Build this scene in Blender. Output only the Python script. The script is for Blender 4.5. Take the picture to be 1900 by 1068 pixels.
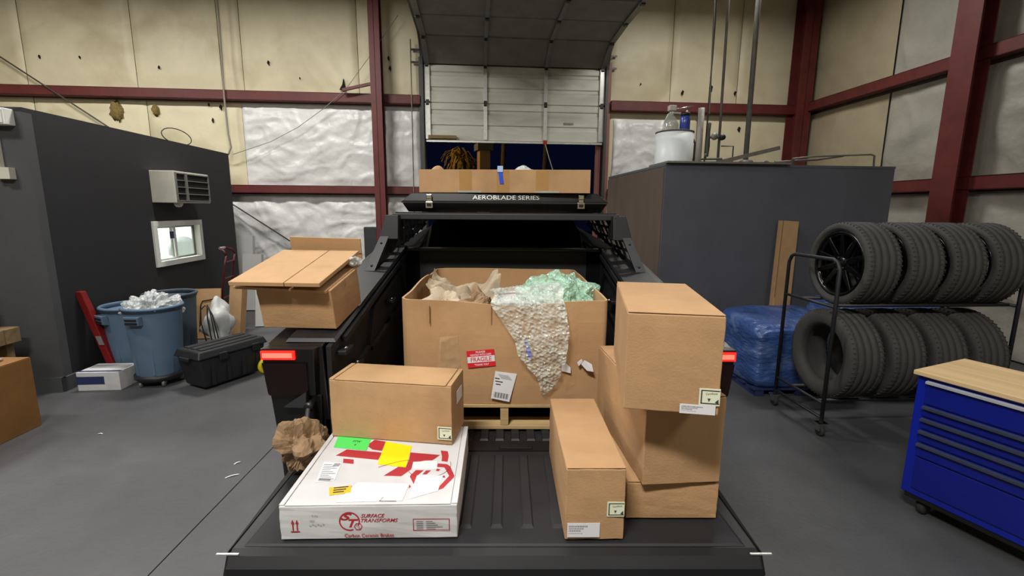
import bpy, bmesh, math, random
from mathutils import Vector, Matrix, noise
random.seed(7)
PI = math.pi
scene = bpy.context.scene
COL = scene.collection
for o in list(bpy.data.objects):
    bpy.data.objects.remove(o)

# ------------------------------------------------------------------ camera
# world frame = the truck's frame: x across, y forward along the bed, z up; tailgate end near y = 0
cam_d = bpy.data.cameras.new('camera')
cam = bpy.data.objects.new('camera', cam_d)
COL.objects.link(cam)
cam_d.sensor_width = 36.0
cam_d.lens = 860.0 / 1900.0 * 36.0
cam_d.clip_start = 0.05
cam_d.clip_end = 300
PITCH, YAW, ROLL = math.radians(9.6), math.radians(0.6), math.radians(0.4)
fwd = Vector((math.sin(YAW) * math.cos(PITCH), math.cos(YAW) * math.cos(PITCH), -math.sin(PITCH)))
rgt = Vector((math.cos(YAW), -math.sin(YAW), 0))
upv = rgt.cross(fwd)
c_, s_ = math.cos(ROLL), math.sin(ROLL)
r2 = rgt * c_ + upv * s_
u2 = upv * c_ - rgt * s_
cam.matrix_world = Matrix(((r2.x, u2.x, -fwd.x, 0.03), (r2.y, u2.y, -fwd.y, -1.36), (r2.z, u2.z, -fwd.z, 1.91), (0, 0, 0, 1)))
scene.camera = cam

# ------------------------------------------------------------------ world, exposure, lamps
world = bpy.data.worlds.new('night')
scene.world = world
world.use_nodes = True
bg = world.node_tree.nodes['Background']
bg.inputs[0].default_value = (0.010, 0.018, 0.075, 1)
bg.inputs[1].default_value = 0.09
scene.view_settings.view_transform = 'Standard'
scene.view_settings.look = 'None'
scene.view_settings.exposure = 0.38
scene.view_settings.gamma = 1.0
scene.view_settings.use_curve_mapping = False

BA = math.radians(4.0)                      # the building stands 4 degrees off the truck's axis
CA, SA = math.cos(BA), math.sin(BA)
def W(x, y, z=0.0):                         # building frame -> world
    return Vector((CA * x - SA * y, SA * x + CA * y, z))
def hall_lamp(x, y, z, watts, sx, sy, col=(1, 0.978, 0.93)):
    d = bpy.data.lights.new('high_bay_or_fill_lamp', 'AREA')
    d.shape = 'RECTANGLE'; d.size = sx; d.size_y = sy; d.energy = watts; d.color = col
    o = bpy.data.objects.new('high_bay_or_fill_lamp', d)
    o.location = W(x, y, z); o.rotation_euler = (0, 0, BA)
    COL.objects.link(o)
hall_lamp(-1.4, -2.4, 5.6, 310, 1.3, 0.5)     # over and behind the photographer
hall_lamp(-5.4, 1.2, 5.6, 105, 1.3, 0.5)
hall_lamp(-3.2, 5.0, 5.85, 180, 1.3, 0.5)
hall_lamp(-7.2, 4.8, 5.9, 180, 1.3, 0.5)  # fill lamp, added to brighten the far left of the back wall
hall_lamp(4.0, 5.6, 5.85, 100, 1.3, 0.5)
hall_lamp(3.2, -2.6, 5.6, 70, 1.3, 0.5)  # fill lamp, added to lift the dim right side
hall_lamp(0.2, 2.2, 5.4, 30, 1.3, 0.5)  # fill lamp, added to brighten the upright face of the overhead door

# ------------------------------------------------------------------ materials
def lin(h):
    h = h.lstrip('#')
    v = [int(h[i:i + 2], 16) / 255 for i in (0, 2, 4)]
    return tuple(c / 12.92 if c <= 0.04045 else ((c + 0.055) / 1.055) ** 2.4 for c in v) + (1,)
MATS = {}
def M(name, hexcol, rough=0.6, metal=0.0, var=0.12, vscale=5.0, bump=0.0, bscale=60.0, spec=0.5, dark=None,
      dscale=2.0, damt=0.5, stretch=(1, 1, 1), coat=0.0, emit=None, estr=0.0, trans=0.0, bdist=0.01):
    m = bpy.data.materials.new(name); m.use_nodes = True
    nt = m.node_tree; N = nt.nodes; L = nt.links
    b = N['Principled BSDF']
    b.inputs['Roughness'].default_value = rough
    b.inputs['Metallic'].default_value = metal
    b.inputs['Specular IOR Level'].default_value = spec
    b.inputs['Coat Weight'].default_value = coat
    b.inputs['Transmission Weight'].default_value = trans
    base = lin(hexcol)
    tc = N.new('ShaderNodeTexCoord'); mp = N.new('ShaderNodeMapping')
    mp.inputs['Scale'].default_value = stretch
    L.new(tc.outputs['Object'], mp.inputs['Vector'])
    out = None
    if var > 0:
        n = N.new('ShaderNodeTexNoise'); n.inputs['Scale'].default_value = vscale; n.inputs['Detail'].default_value = 6
        n.inputs['Roughness'].default_value = 0.62
        L.new(mp.outputs[0], n.inputs['Vector'])
        r = N.new('ShaderNodeValToRGB')
        r.color_ramp.elements[0].position = 0.3; r.color_ramp.elements[1].position = 0.7
        r.color_ramp.elements[0].color = tuple(c * (1 - var) for c in base[:3]) + (1,)
        r.color_ramp.elements[1].color = tuple(min(1, c * (1 + var)) for c in base[:3]) + (1,)
        L.new(n.outputs['Fac'], r.inputs['Fac']); out = r.outputs['Color']
    else:
        b.inputs['Base Color'].default_value = base
    if dark:                                    # stains and wear in a second colour
        n2 = N.new('ShaderNodeTexNoise'); n2.inputs['Scale'].default_value = dscale; n2.inputs['Detail'].default_value = 8
        n2.inputs['Distortion'].default_value = 0.6
        L.new(mp.outputs[0], n2.inputs['Vector'])
        r2_ = N.new('ShaderNodeValToRGB')
        r2_.color_ramp.elements[0].position = 0.5; r2_.color_ramp.elements[1].position = 0.74
        r2_.color_ramp.elements[0].color = (0, 0, 0, 1); r2_.color_ramp.elements[1].color = (damt, damt, damt, 1)
        L.new(n2.outputs['Fac'], r2_.inputs['Fac'])
        mx = N.new('ShaderNodeMix'); mx.data_type = 'RGBA'
        L.new(r2_.outputs['Color'], mx.inputs[0])
        if out: L.new(out, mx.inputs[6])
        else: mx.inputs[6].default_value = base
        mx.inputs[7].default_value = lin(dark)
        out = mx.outputs[2]
    if out: L.new(out, b.inputs['Base Color'])
    if bump > 0:
        n3 = N.new('ShaderNodeTexNoise'); n3.inputs['Scale'].default_value = bscale; n3.inputs['Detail'].default_value = 5
        L.new(mp.outputs[0], n3.inputs['Vector'])
        bp = N.new('ShaderNodeBump'); bp.inputs['Strength'].default_value = bump; bp.inputs['Distance'].default_value = bdist
        L.new(n3.outputs['Fac'], bp.inputs['Height']); L.new(bp.outputs['Normal'], b.inputs['Normal'])
    if emit:
        b.inputs['Emission Color'].default_value = lin(emit); b.inputs['Emission Strength'].default_value = estr
    MATS[name] = m
    return m

M('concrete', '#4b4b4d', 0.55, var=0.2, vscale=1.6, bump=0.15, bscale=30, dark='#3b3b3d', dscale=0.7, damt=0.75)
M('asphalt', '#1c1c20', 0.9, var=0.3, vscale=8)
M('joint', '#1b1b1c', 0.9, var=0)
M('shell', '#5b574e', 0.8, var=0.1)
M('cream_vinyl', '#d6ccac', 0.5, var=0.09, vscale=1.3, bump=0.25, bscale=7, dark='#a08e64', dscale=0.9, damt=0.6, bdist=0.02)
M('white_vinyl', '#d6d6d4', 0.36, var=0.04, vscale=2.2, bump=0.5, bscale=7, bdist=0.03)
M('grey_vinyl', '#a09c92', 0.55, var=0.12, vscale=1.4, bump=0.5, bscale=8, bdist=0.03)
M('dim_vinyl', '#a59a80', 0.6, var=0.12, vscale=1.4, bump=0.4, bscale=8, bdist=0.02, dark='#6e6449', dscale=0.8, damt=0.4)
M('red_steel', '#5e211e', 0.55, var=0.16, vscale=5, bump=0.06, bscale=40, dark='#3a0f0d', dscale=3, damt=0.5)
M('seam_dark', '#4a4030', 0.9, var=0.2)
M('hole', '#15110d', 0.95, var=0.2)
M('fibre', '#7d6a3a', 0.95, var=0.35, vscale=30, bump=0.8, bscale=40)
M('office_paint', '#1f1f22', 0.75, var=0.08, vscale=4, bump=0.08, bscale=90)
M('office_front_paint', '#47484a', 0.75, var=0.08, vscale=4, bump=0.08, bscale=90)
M('room_paint', '#54565f', 0.7, var=0.08, vscale=3, bump=0.08, bscale=80)
M('room_ply', '#5a4d44', 0.75, var=0.15, vscale=4, stretch=(1, 1, 0.2))
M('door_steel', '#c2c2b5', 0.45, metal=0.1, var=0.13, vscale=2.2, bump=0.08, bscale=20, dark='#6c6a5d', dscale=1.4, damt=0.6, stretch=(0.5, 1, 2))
M('door_steel_shaded', '#86847c', 0.7, var=0.15, vscale=3)  # same door steel, darkened: shade of the overhead sections put into the colour
M('galv', '#c3c4bd', 0.35, metal=0.7, var=0.14, vscale=14)
M('galv_dull', '#84847d', 0.5, metal=0.5, var=0.16, vscale=9)
M('track', '#4a4a47', 0.5, metal=0.5, var=0.15)
M('white_trim', '#dfe0da', 0.5, var=0.04)
M('ac_case', '#c9c6b8', 0.55, var=0.06, vscale=8)
M('black_hole', '#0b0b0c', 0.9, var=0)
M('office_wall_in', '#e6f2e6', 0.8, var=0.02)
M('chair_grey', '#8b8f8c', 0.7, var=0.1)
M('navy', '#27305c', 0.6, var=0.1)
M('kraft', '#b08b63', 0.82, var=0.07, vscale=7, bump=0.12, bscale=160, dark='#8a6440', dscale=2.6, damt=0.28)
M('kraft_b', '#b59067', 0.82, var=0.07, vscale=9, bump=0.12, bscale=160, dark='#7c5b38', dscale=3.6, damt=0.3)
M('kraft_c', '#ad8860', 0.82, var=0.08, vscale=5, bump=0.14, bscale=140, dark='#77552f', dscale=2.0, damt=0.36)
M('kraft_in', '#a88253', 0.85, var=0.09, vscale=8, bump=0.1, bscale=120)
M('kraft_edge', '#8f6a43', 0.9, var=0.15, vscale=60)
M('kraft_dark', '#7d5526', 0.8, var=0.15, vscale=4, dark='#5e3d18', dscale=2.2, damt=0.5)
M('tape', '#a9814f', 0.25, var=0.06, vscale=12, spec=0.6)
M('paper_kraft', '#8f7457', 0.85, var=0.14, vscale=14, bump=0.5, bscale=45)
M('paper_grey', '#a3937b', 0.85, var=0.08, vscale=9, bump=0.2, bscale=50)
M('paper_pale', '#b3a58d', 0.85, var=0.08, vscale=9, bump=0.2, bscale=50)
M('white_card', '#c8c7c8', 0.65, var=0.04, vscale=6, dark='#a8a29c', dscale=5, damt=0.35)
M('white_paper', '#dadadd', 0.6, var=0.02)
M('cream_sticker', '#dcdfc4', 0.6, var=0.03)
M('ink', '#3a3a3a', 0.8, var=0)
M('ink_grey', '#8d8d8f', 0.8, var=0)
M('red_print', '#a9252f', 0.65, var=0.05, vscale=20)
M('red_label', '#cf1f2c', 0.5, var=0.03)
M('green_label', '#4fd35c', 0.55, var=0.02)
M('yellow_label', '#f2d500', 0.5, var=0.02)
M('mustard_label', '#d9b52c', 0.55, var=0.05)
M('dark_green', '#1b5a24', 0.7, var=0)
M('blue_tape', '#1f49c9', 0.5, var=0.05)
M('pale_blue', '#a9c4ea', 0.5, var=0.05)
M('pallet_wood', '#b59a6d', 0.8, var=0.2, vscale=6, stretch=(0.3, 3, 3), bump=0.2, bscale=40, dark='#6c5434', dscale=2.5, damt=0.5)
M('truck_black', '#0b0b0d', 0.34, var=0.1, vscale=3, spec=0.5, coat=0.25)
M('truck_satin', '#131316', 0.5, var=0.15, vscale=5)
M('bed_plastic', '#15161a', 0.62, var=0.3, vscale=4, bump=0.25, bscale=220, bdist=0.003, dark='#2a2b2f', dscale=1.8, damt=0.5)
M('bed_rib', '#1b1c20', 0.6, var=0.3, vscale=6, bump=0.25, bscale=220, bdist=0.003)
M('trim_black', '#0d0d0e', 0.55, var=0.1)
M('matte_black', '#0a0a0b', 0.95, var=0.1, spec=0.1)
M('maroon', '#571319', 0.5, var=0.15, vscale=9)
M('rack_steel', '#2c2d30', 0.5, var=0.1, vscale=20, bump=0.15, bscale=300, bdist=0.002)
M('rack_dark', '#1b1c1f', 0.5, var=0.1, bump=0.15, bscale=300, bdist=0.002)
M('glass_black', '#050506', 0.08, var=0, spec=0.6)
M('chrome', '#c8c8c4', 0.2, metal=1.0, var=0.05)
M('steel_dark', '#3a3a3c', 0.4, metal=0.8, var=0.1)
M('tail_lens', '#140203', 0.15, var=0, spec=0.6)
M('tail_led', '#ff3528', 0.4, var=0, emit='#ff0a06', estr=1.2)
M('tail_core', '#ff6a5a', 0.4, var=0, emit='#ff5546', estr=1.6)
M('rubber', '#2d2c2b', 0.8, var=0.14, vscale=12, bump=0.3, bscale=60, bdist=0.004)
M('rubber_tread', '#3c3b39', 0.8, var=0.14, vscale=10, bump=0.5, bscale=80, bdist=0.005)
M('wheel_black', '#060606', 0.22, var=0, spec=0.6)
M('bin_blue', '#566d84', 0.6, var=0.08, vscale=6, bump=0.1, bscale=60)
M('bin_grey', '#3c4a56', 0.6, var=0.08, vscale=6, bump=0.1, bscale=60)
M('tote_black', '#1d1d20', 0.5, var=0.12, vscale=9, bump=0.15, bscale=120)
M('wheel_yellow', '#d9c81a', 0.5, var=0.05)
M('bag_white', '#b9bbb8', 0.45, var=0.08, vscale=6)
M('blue_case', '#0a1f96', 0.4, var=0.08, vscale=3, coat=0.2)
M('blue_case_d', '#06177a', 0.42, var=0.08, vscale=3, coat=0.2)
M('chest_ply', '#cdb184', 0.6, var=0.15, vscale=3, stretch=(0.25, 2.5, 2), dark='#9a7d50', dscale=1.5, damt=0.4)
M('alu_pull', '#c9ccd4', 0.35, metal=0.3, var=0.05)
M('pull_dark', '#4b5366', 0.45, metal=0.5, var=0.1)
M('wrap_blue', '#39558f', 0.32, var=0.3, vscale=5, bump=0.6, bscale=14, bdist=0.03, dark='#8fa3c6', dscale=3.0, damt=0.45, stretch=(1, 1, 2.4))
M('tank_white', '#dfe6e6', 0.4, var=0.03)
M('jug_blue', '#3a4a9c', 0.15, var=0.1)
M('pipe_grey', '#77726a', 0.5, metal=0.3, var=0.2, vscale=10)
M('pipe_dark', '#4a4540', 0.6, var=0.2, vscale=10)
M('wire_dark', '#2c2824', 0.7, var=0)
M('wire_light', '#8f8a7c', 0.7, var=0)
M('jack_red', '#7a1414', 0.5, var=0.15, vscale=9)
M('brick_red', '#8f1414', 0.45, var=0.15, vscale=9)
M('wood_old', '#7d6647', 0.8, var=0.25, vscale=5, stretch=(0.4, 3, 3), bump=0.2, bscale=40)
M('mdf_edge', '#a08b74', 0.85, var=0.12, vscale=12)
M('board_white', '#b9b9b6', 0.6, var=0.04)
M('palm_leaf', '#8a6a12', 0.8, var=0.4, vscale=10)
M('palm_trunk', '#5a4c34', 0.9, var=0.4, vscale=20)
M('stucco', '#b08a5a', 0.9, var=0.1)
M('stucco_grey', '#6f675a', 0.9, var=0.1)
M('pink_jamb', '#8c5a54', 0.55, var=0.1)

def film(name, col, alpha, rough=0.12, scale=70.0, tint=(1, 1, 1)):
    m = bpy.data.materials.new(name); m.use_nodes = True
    nt = m.node_tree; N = nt.nodes; L = nt.links
    for n in list(N): N.remove(n)
    out = N.new('ShaderNodeOutputMaterial'); mix = N.new('ShaderNodeMixShader')
    tr = N.new('ShaderNodeBsdfTransparent'); tr.inputs[0].default_value = tint + (1,)
    pb = N.new('ShaderNodeBsdfPrincipled'); pb.inputs['Base Color'].default_value = lin(col)
    pb.inputs['Roughness'].default_value = rough; pb.inputs['Specular IOR Level'].default_value = 0.9
    tc = N.new('ShaderNodeTexCoord')
    v = N.new('ShaderNodeTexVoronoi'); v.inputs['Scale'].default_value = scale
    n = N.new('ShaderNodeTexNoise'); n.inputs['Scale'].default_value = scale * 0.35; n.inputs['Detail'].default_value = 4
    L.new(tc.outputs['Object'], v.inputs['Vector']); L.new(tc.outputs['Object'], n.inputs['Vector'])
    ad = N.new('ShaderNodeMath'); ad.operation = 'ADD'
    L.new(v.outputs['Distance'], ad.inputs[0]); L.new(n.outputs['Fac'], ad.inputs[1])
    bp = N.new('ShaderNodeBump'); bp.inputs['Strength'].default_value = 0.9; bp.inputs['Distance'].default_value = 0.012
    L.new(ad.outputs[0], bp.inputs['Height']); L.new(bp.outputs['Normal'], pb.inputs['Normal'])
    rr = N.new('ShaderNodeMapRange'); rr.inputs[1].default_value = 0.35; rr.inputs[2].default_value = 0.65
    rr.inputs[3].default_value = max(0, alpha - 0.22); rr.inputs[4].default_value = min(1, alpha + 0.22)
    L.new(n.outputs['Fac'], rr.inputs[0]); L.new(rr.outputs[0], mix.inputs[0])
    L.new(tr.outputs[0], mix.inputs[1]); L.new(pb.outputs[0], mix.inputs[2]); L.new(mix.outputs[0], out.inputs[0])
    MATS[name] = m
film('bubble_clear', '#e3ebe2', 0.44, 0.07, 60)
film('bubble_green', '#b4e2c8', 0.62, 0.12, 60)
film('clear_bag', '#dfe3e3', 0.62, 0.2, 40)
film('clear_tape', '#c9b28c', 0.25, 0.12, 20)
film('jar_glass', '#b4b8b0', 0.35, 0.06, 8)
film('pane_glass', '#dfe8e4', 0.10, 0.03, 2)

# ------------------------------------------------------------------ mesh helpers
class MB:
    def __init__(self): self.v = []; self.f = []; self.sm = []
    def add(self, vs, fs, smooth=False):
        n = len(self.v); self.v += [tuple(p) for p in vs]
        self.f += [tuple(i + n for i in f) for f in fs]; self.sm += [smooth] * len(fs)
        return self
    def box(self, x0, x1, y0, y1, z0, z1):
        return self.add([(x0, y0, z0), (x1, y0, z0), (x1, y1, z0), (x0, y1, z0), (x0, y0, z1), (x1, y0, z1), (x1, y1, z1), (x0, y1, z1)],
                        [(0, 3, 2, 1), (4, 5, 6, 7), (0, 1, 5, 4), (1, 2, 6, 5), (2, 3, 7, 6), (3, 0, 4, 7)])
    def hexa(self, p):                      # eight corners, bottom ring then top ring
        return self.add(p, [(0, 3, 2, 1), (4, 5, 6, 7), (0, 1, 5, 4), (1, 2, 6, 5), (2, 3, 7, 6), (3, 0, 4, 7)])
    def prism(self, poly, axis, a0, a1):
        n = len(poly)
        def P(p, a): return {'x': (a, p[0], p[1]), 'y': (p[0], a, p[1]), 'z': (p[0], p[1], a)}[axis]
        return self.add([P(p, a0) for p in poly] + [P(p, a1) for p in poly],
                        [tuple(range(n - 1, -1, -1)), tuple(range(n, 2 * n))] + [(i, (i + 1) % n, n + (i + 1) % n, n + i) for i in range(n)])
    def bar(self, a, b, w, h, up=(0, 0, 1)):  # rectangular bar from a to b
        a, b = Vector(a), Vector(b); d = (b - a).normalized(); u = Vector(up)
        s = d.cross(u)
        if s.length < 1e-4: s = d.cross(Vector((0, 1, 0)))
        s.normalize(); u = s.cross(d).normalized()
        q = [a + s * (i * w / 2) + u * (j * h / 2) for i, j in ((-1, -1), (1, -1), (1, 1), (-1, 1))]
        return self.add(q + [p + (b - a) for p in q], [(0, 3, 2, 1), (4, 5, 6, 7), (0, 1, 5, 4), (1, 2, 6, 5), (2, 3, 7, 6), (3, 0, 4, 7)])
    def tube(self, pts, r, n=8, closed=False):
        P = [Vector(p) for p in pts]; k = len(P); base = len(self.v); last = None; vs = []
        for i, p in enumerate(P):
            if closed: t = P[(i + 1) % k] - P[i - 1]
            else: t = P[min(i + 1, k - 1)] - P[max(i - 1, 0)]
            t.normalize()
            if last is None:
                a = Vector((0, 0, 1)) if abs(t.z) < 0.9 else Vector((1, 0, 0))
                u = t.cross(a).normalized()
            else:
                u = (last - t * last.dot(t))
                u = u.normalized() if u.length > 1e-6 else t.orthogonal().normalized()
            last = u; w = t.cross(u); rr = r[i] if isinstance(r, (list, tuple)) else r
            vs += [p + (u * math.cos(2 * PI * j / n) + w * math.sin(2 * PI * j / n)) * rr for j in range(n)]
        fs = []
        for i in range(k if closed else k - 1):
            for j in range(n):
                a, b = i * n + j, i * n + (j + 1) % n; c = ((i + 1) % k) * n
                fs.append((a, b, c + (j + 1) % n, c + j))
        self.add(vs, fs, True)
        if not closed: self.add([], []); self.f += [tuple(base + j for j in range(n - 1, -1, -1)), tuple(base + (k - 1) * n + j for j in range(n))]; self.sm += [False, False]
        return self
    def lathe(self, prof, n=32, axis='z', c=(0, 0, 0), closed=False, smooth=True):
        vs = []
        for r, h in prof:
            for j in range(n):
                a = 2 * PI * j / n; x, y = r * math.cos(a), r * math.sin(a)
                p = {'z': (x, y, h), 'x': (h, x, y), 'y': (x, h, y)}[axis]
                vs.append((p[0] + c[0], p[1] + c[1], p[2] + c[2]))
        fs = []; k = len(prof)
        for i in range(k if closed else k - 1):
            for j in range(n):
                a, b = i * n + j, i * n + (j + 1) % n; d = ((i + 1) % k) * n
                fs.append((a, b, d + (j + 1) % n, d + j))
        return self.add(vs, fs, smooth)
    def disc(self, r, n=24, c=(0, 0, 0), axis='z'):
        vs = [{'z': (r * math.cos(a) + c[0], r * math.sin(a) + c[1], c[2]), 'x': (c[0], r * math.cos(a) + c[1], r * math.sin(a) + c[2]),
               'y': (r * math.cos(a) + c[0], c[1], r * math.sin(a) + c[2])}[axis] for a in [2 * PI * j / n for j in range(n)]]
        return self.add(vs, [tuple(range(n))])
    def grid(self, nu, nv, fn, smooth=True):
        vs = [fn(i / nu, j / nv) for j in range(nv + 1) for i in range(nu + 1)]
        fs = [(j * (nu + 1) + i, j * (nu + 1) + i + 1, (j + 1) * (nu + 1) + i + 1, (j + 1) * (nu + 1) + i) for j in range(nv) for i in range(nu)]
        return self.add(vs, fs, smooth)
    def build(self, name, mat, parent=None, loc=None, rz=None, rot=None, bevel=0, seg=2, solid=0, subsurf=0, fix=True):
        me = bpy.data.meshes.new(name)
        me.from_pydata(self.v, [], self.f)
        me.polygons.foreach_set('use_smooth', self.sm)
        if fix:
            bm = bmesh.new(); bm.from_mesh(me); bmesh.ops.recalc_face_normals(bm, faces=bm.faces); bm.to_mesh(me); bm.free()
        me.materials.append(MATS[mat]); me.update()
        o = bpy.data.objects.new(name, me); COL.objects.link(o)
        if parent: o.parent = parent
        if loc is not None: o.location = loc
        if rz is not None: o.rotation_euler = (0, 0, rz)
        if rot is not None: o.rotation_euler = rot
        if solid: md = o.modifiers.new('thickness', 'SOLIDIFY'); md.thickness = solid; md.offset = 0
        if bevel: md = o.modifiers.new('bevel', 'BEVEL'); md.width = bevel; md.segments = seg; md.limit_method = 'ANGLE'; md.angle_limit = math.radians(40)
        if subsurf: md = o.modifiers.new('smooth', 'SUBSURF'); md.levels = subsurf; md.render_levels = subsurf
        return o
def tag(o, label, cat, group=None):
    o['label'] = label; o['category'] = cat
    if group: o['group'] = group
    return o
def thing(name, label, cat, loc=(0, 0, 0), rz=0.0, group=None, rot=None):
    o = bpy.data.objects.new(name, None); COL.objects.link(o)
    o.empty_display_size = 0.1
    o.location = loc; o.rotation_euler = rot if rot is not None else (0, 0, rz)
    return tag(o, label, cat, group)
def struct(o, label=None):
    o['kind'] = 'structure'
    if label: o['label'] = label
    return o
def copy_tree(o, parent=None):
    c = o.copy(); COL.objects.link(c); c.parent = parent
    for ch in [x for x in bpy.data.objects if x.parent == o]: copy_tree(ch, c)
    return c
def share(src, parent, loc=None, rot=None):     # another piece with the same mesh
    c = src.copy(); COL.objects.link(c); c.parent = parent
    if loc is not None: c.location = loc
    if rot is not None: c.rotation_euler = rot
    return c
def fr(x, y, z, s=1.0): return noise.noise(Vector((x * s, y * s, z * s)))
def ridged(x, y, z, s=1.0): return 1 - abs(noise.noise(Vector((x * s, y * s, z * s)))) * 2
def text_geo(body, width=None, height=None, shear=0.0, bold=0.0):
    cu = bpy.data.curves.new('lettering', 'FONT'); cu.body = body; cu.size = 1; cu.shear = shear; cu.offset = bold; cu.resolution_u = 3
    o = bpy.data.objects.new('lettering', cu); COL.objects.link(o)
    dg = bpy.context.evaluated_depsgraph_get()
    me = bpy.data.meshes.new_from_object(o.evaluated_get(dg))
    vs = [v.co.copy() for v in me.vertices]; fs = [tuple(p.vertices) for p in me.polygons]
    bpy.data.objects.remove(o); bpy.data.curves.remove(cu); bpy.data.meshes.remove(me)
    x0 = min(v.x for v in vs); x1 = max(v.x for v in vs); y0 = min(v.y for v in vs); y1 = max(v.y for v in vs)
    sx = width / (x1 - x0) if width else None; sy = height / (y1 - y0) if height else None
    if sx is None: sx = sy
    if sy is None: sy = sx
    return [((v.x - x0) * sx, (v.y - y0) * sy) for v in vs], fs
class Face:                                   # flat print laid on one face of a thing: local (u, v) to local xyz
    def __init__(self, o, eu, ev): self.o = Vector(o); self.eu = Vector(eu).normalized(); self.ev = Vector(ev).normalized(); self.n = self.eu.cross(self.ev)
    def p(self, u, v, l=0.0): return self.o + self.eu * u + self.ev * v + self.n * l
    def polys(self, mb, polys, l):
        for q in polys: mb.add([self.p(u, v, l) for u, v in q], [tuple(range(len(q)))])
        return mb
    def slab(self, mb, q, l0, l1):
        n = len(q); mb.add([self.p(u, v, l0) for u, v in q] + [self.p(u, v, l1) for u, v in q],
                           [tuple(range(n - 1, -1, -1)), tuple(range(n, 2 * n))] + [(i, (i + 1) % n, n + (i + 1) % n, n + i) for i in range(n)])
        return mb
    def text(self, mb, body, u, v, w=None, h=None, l=0.001, shear=0.0, bold=0.0, ang=0.0):
        vs, fs = text_geo(body, w, h, shear, bold); c, s = math.cos(ang), math.sin(ang)
        mb.add([self.p(u + c * a - s * b, v + s * a + c * b, l) for a, b in vs], fs)
        return mb
def rect(u0, v0, u1, v1): return [(u0, v0), (u1, v0), (u1, v1), (u0, v1)]
def rrect(u0, v0, w, h, ang):
    c, s = math.cos(ang), math.sin(ang)
    return [(u0 + c * a - s * b, v0 + s * a + c * b) for a, b in ((0, 0), (w, 0), (w, h), (0, h))]

# ================================================================== the hall
D = 8.5                                      # back wall's inner face, building frame
XR = 6.92                                    # right wall
XL, YF, ZC = -10.5, -6.5, 7.0
def bstruct(mb, name, mat, label=None, **k):
    return struct(mb.build(name, mat, loc=(0, 0, 0), rz=BA, **k), label)

# floor: two slabs with a sawn joint between them
floor = bstruct(MB().box(XL, XR + 0.2, YF, D + 0.1, -0.30, -0.03), 'floor', 'joint', 'dark grey concrete floor with a sawn joint')
jx = -1.852
fl = MB().add([], [])
def slab(poly): return MB().prism(poly, 'z', -0.03, 0.0)
# the joint runs along the truck, so the slabs are cut in world directions (x' = joint line)
def bl(p):                                   # world -> building
    return (CA * p[0] + SA * p[1], -SA * p[0] + CA * p[1])
j0, j1 = bl((-1.80, -7.0)), bl((-1.90, 8.6))
def jline(y, off): t = (y - j0[1]) / (j1[1] - j0[1]); return j0[0] + (j1[0] - j0[0]) * t + off
slab([(XL, YF), (jline(YF, -0.004), YF), (jline(D, -0.004), D), (XL, D)]).build('slab', 'concrete', floor)
slab([(jline(YF, 0.004), YF), (XR, YF), (XR, D), (jline(D, 0.004), D)]).build('slab', 'concrete', floor)
bstruct(MB().box(-14, 16, D + 0.12, 40, -0.2, -0.02), 'ground', 'asphalt', 'dark asphalt outside the open door')

# walls (the steel shell behind the insulation) and roof
DX0, DX1, DZ1 = -1.04, 2.62, 4.62            # door opening
wb_ = MB().box(XL, DX0, D + 0.02, D + 0.1, 0, ZC).box(DX1, XR + 0.1, D + 0.02, D + 0.1, 0, ZC).box(DX0, DX1, D + 0.02, D + 0.1, DZ1, ZC)
wall_back = bstruct(wb_, 'wall_back', 'shell', 'back wall lined with stained cream and white insulation')
wall_right = bstruct(MB().box(XR + 0.02, XR + 0.1, YF, D + 0.1, 0, ZC), 'wall_right', 'shell', 'dim right wall lined with wrinkled insulation')
bstruct(MB().box(XL - 0.1, XL, YF, D + 0.1, 0, ZC), 'wall_left', 'dim_vinyl', 'left wall of the hall')
bstruct(MB().box(XL, XR, YF - 0.1, YF, 0, ZC), 'wall_front', 'dim_vinyl', 'wall behind the photographer')
bstruct(MB().box(XL, XR, YF, D + 0.1, ZC, ZC + 0.1), 'ceiling', 'grey_vinyl', 'insulated roof')

def panel_back(x0, x1, z0, z1, mat, amp, scale, seed, lift=0.0, crease=0.0):
    q_ = 30 if crease else 14; nu = max(8, int((x1 - x0) * q_)); nv = max(8, int((z1 - z0) * q_))
    def fn(u, v):
        x = x0 + (x1 - x0) * u; z = z0 + (z1 - z0) * v
        e = min(1, 60 * u, 60 * (1 - u), 12 * v, 12 * (1 - v))
        d = 0.02 + 0.03 * math.sin(PI * v)
        d += amp * (0.6 * fr(x + seed, z * 0.55, seed, scale) + 0.4 * fr(x * 0.6 + seed, z * 1.2, seed, scale * 2.1))
        if crease:                           # folds hanging from the girt and crossing wrinkles
            wx = x + 0.25 * fr(x, z, seed + 4, 1.3); wz = z + 0.25 * fr(x, z, seed + 9, 1.3)
            d += crease * 0.5 * max(0, ridged(wx * 1.6 + wz * 0.5, wz * 0.45, seed, scale) - 0.55) * (0.35 + 0.65 * v)
            d += crease * 0.4 * max(0, ridged(wx * 0.7 - wz * 0.5, wz * 1.5, seed + 3, scale * 1.2) - 0.55)
            d += crease * 0.2 * max(0, ridged(wx * 1.9, wz * 1.9 + wx, seed + 6, scale * 1.6) - 0.6)
        return (x, D - lift - 0.012 - max(0.0, d) * e, z)
    return MB().grid(nu, nv, fn).build('insulation_panel', mat, wall_back)
SE = 0.005
up = [(-10.4, -8.35), (-8.35, -6.42), (-6.42, -4.88), (-4.88, -4.48), (-4.48, -2.31), (-2.31, DX0 - 0.05)]
for i, (a, b) in enumerate(up): panel_back(a + SE, b - SE, 4.12, 6.9, 'cream_vinyl', 0.02, 0.8, 3.1 * i + 1)
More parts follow.
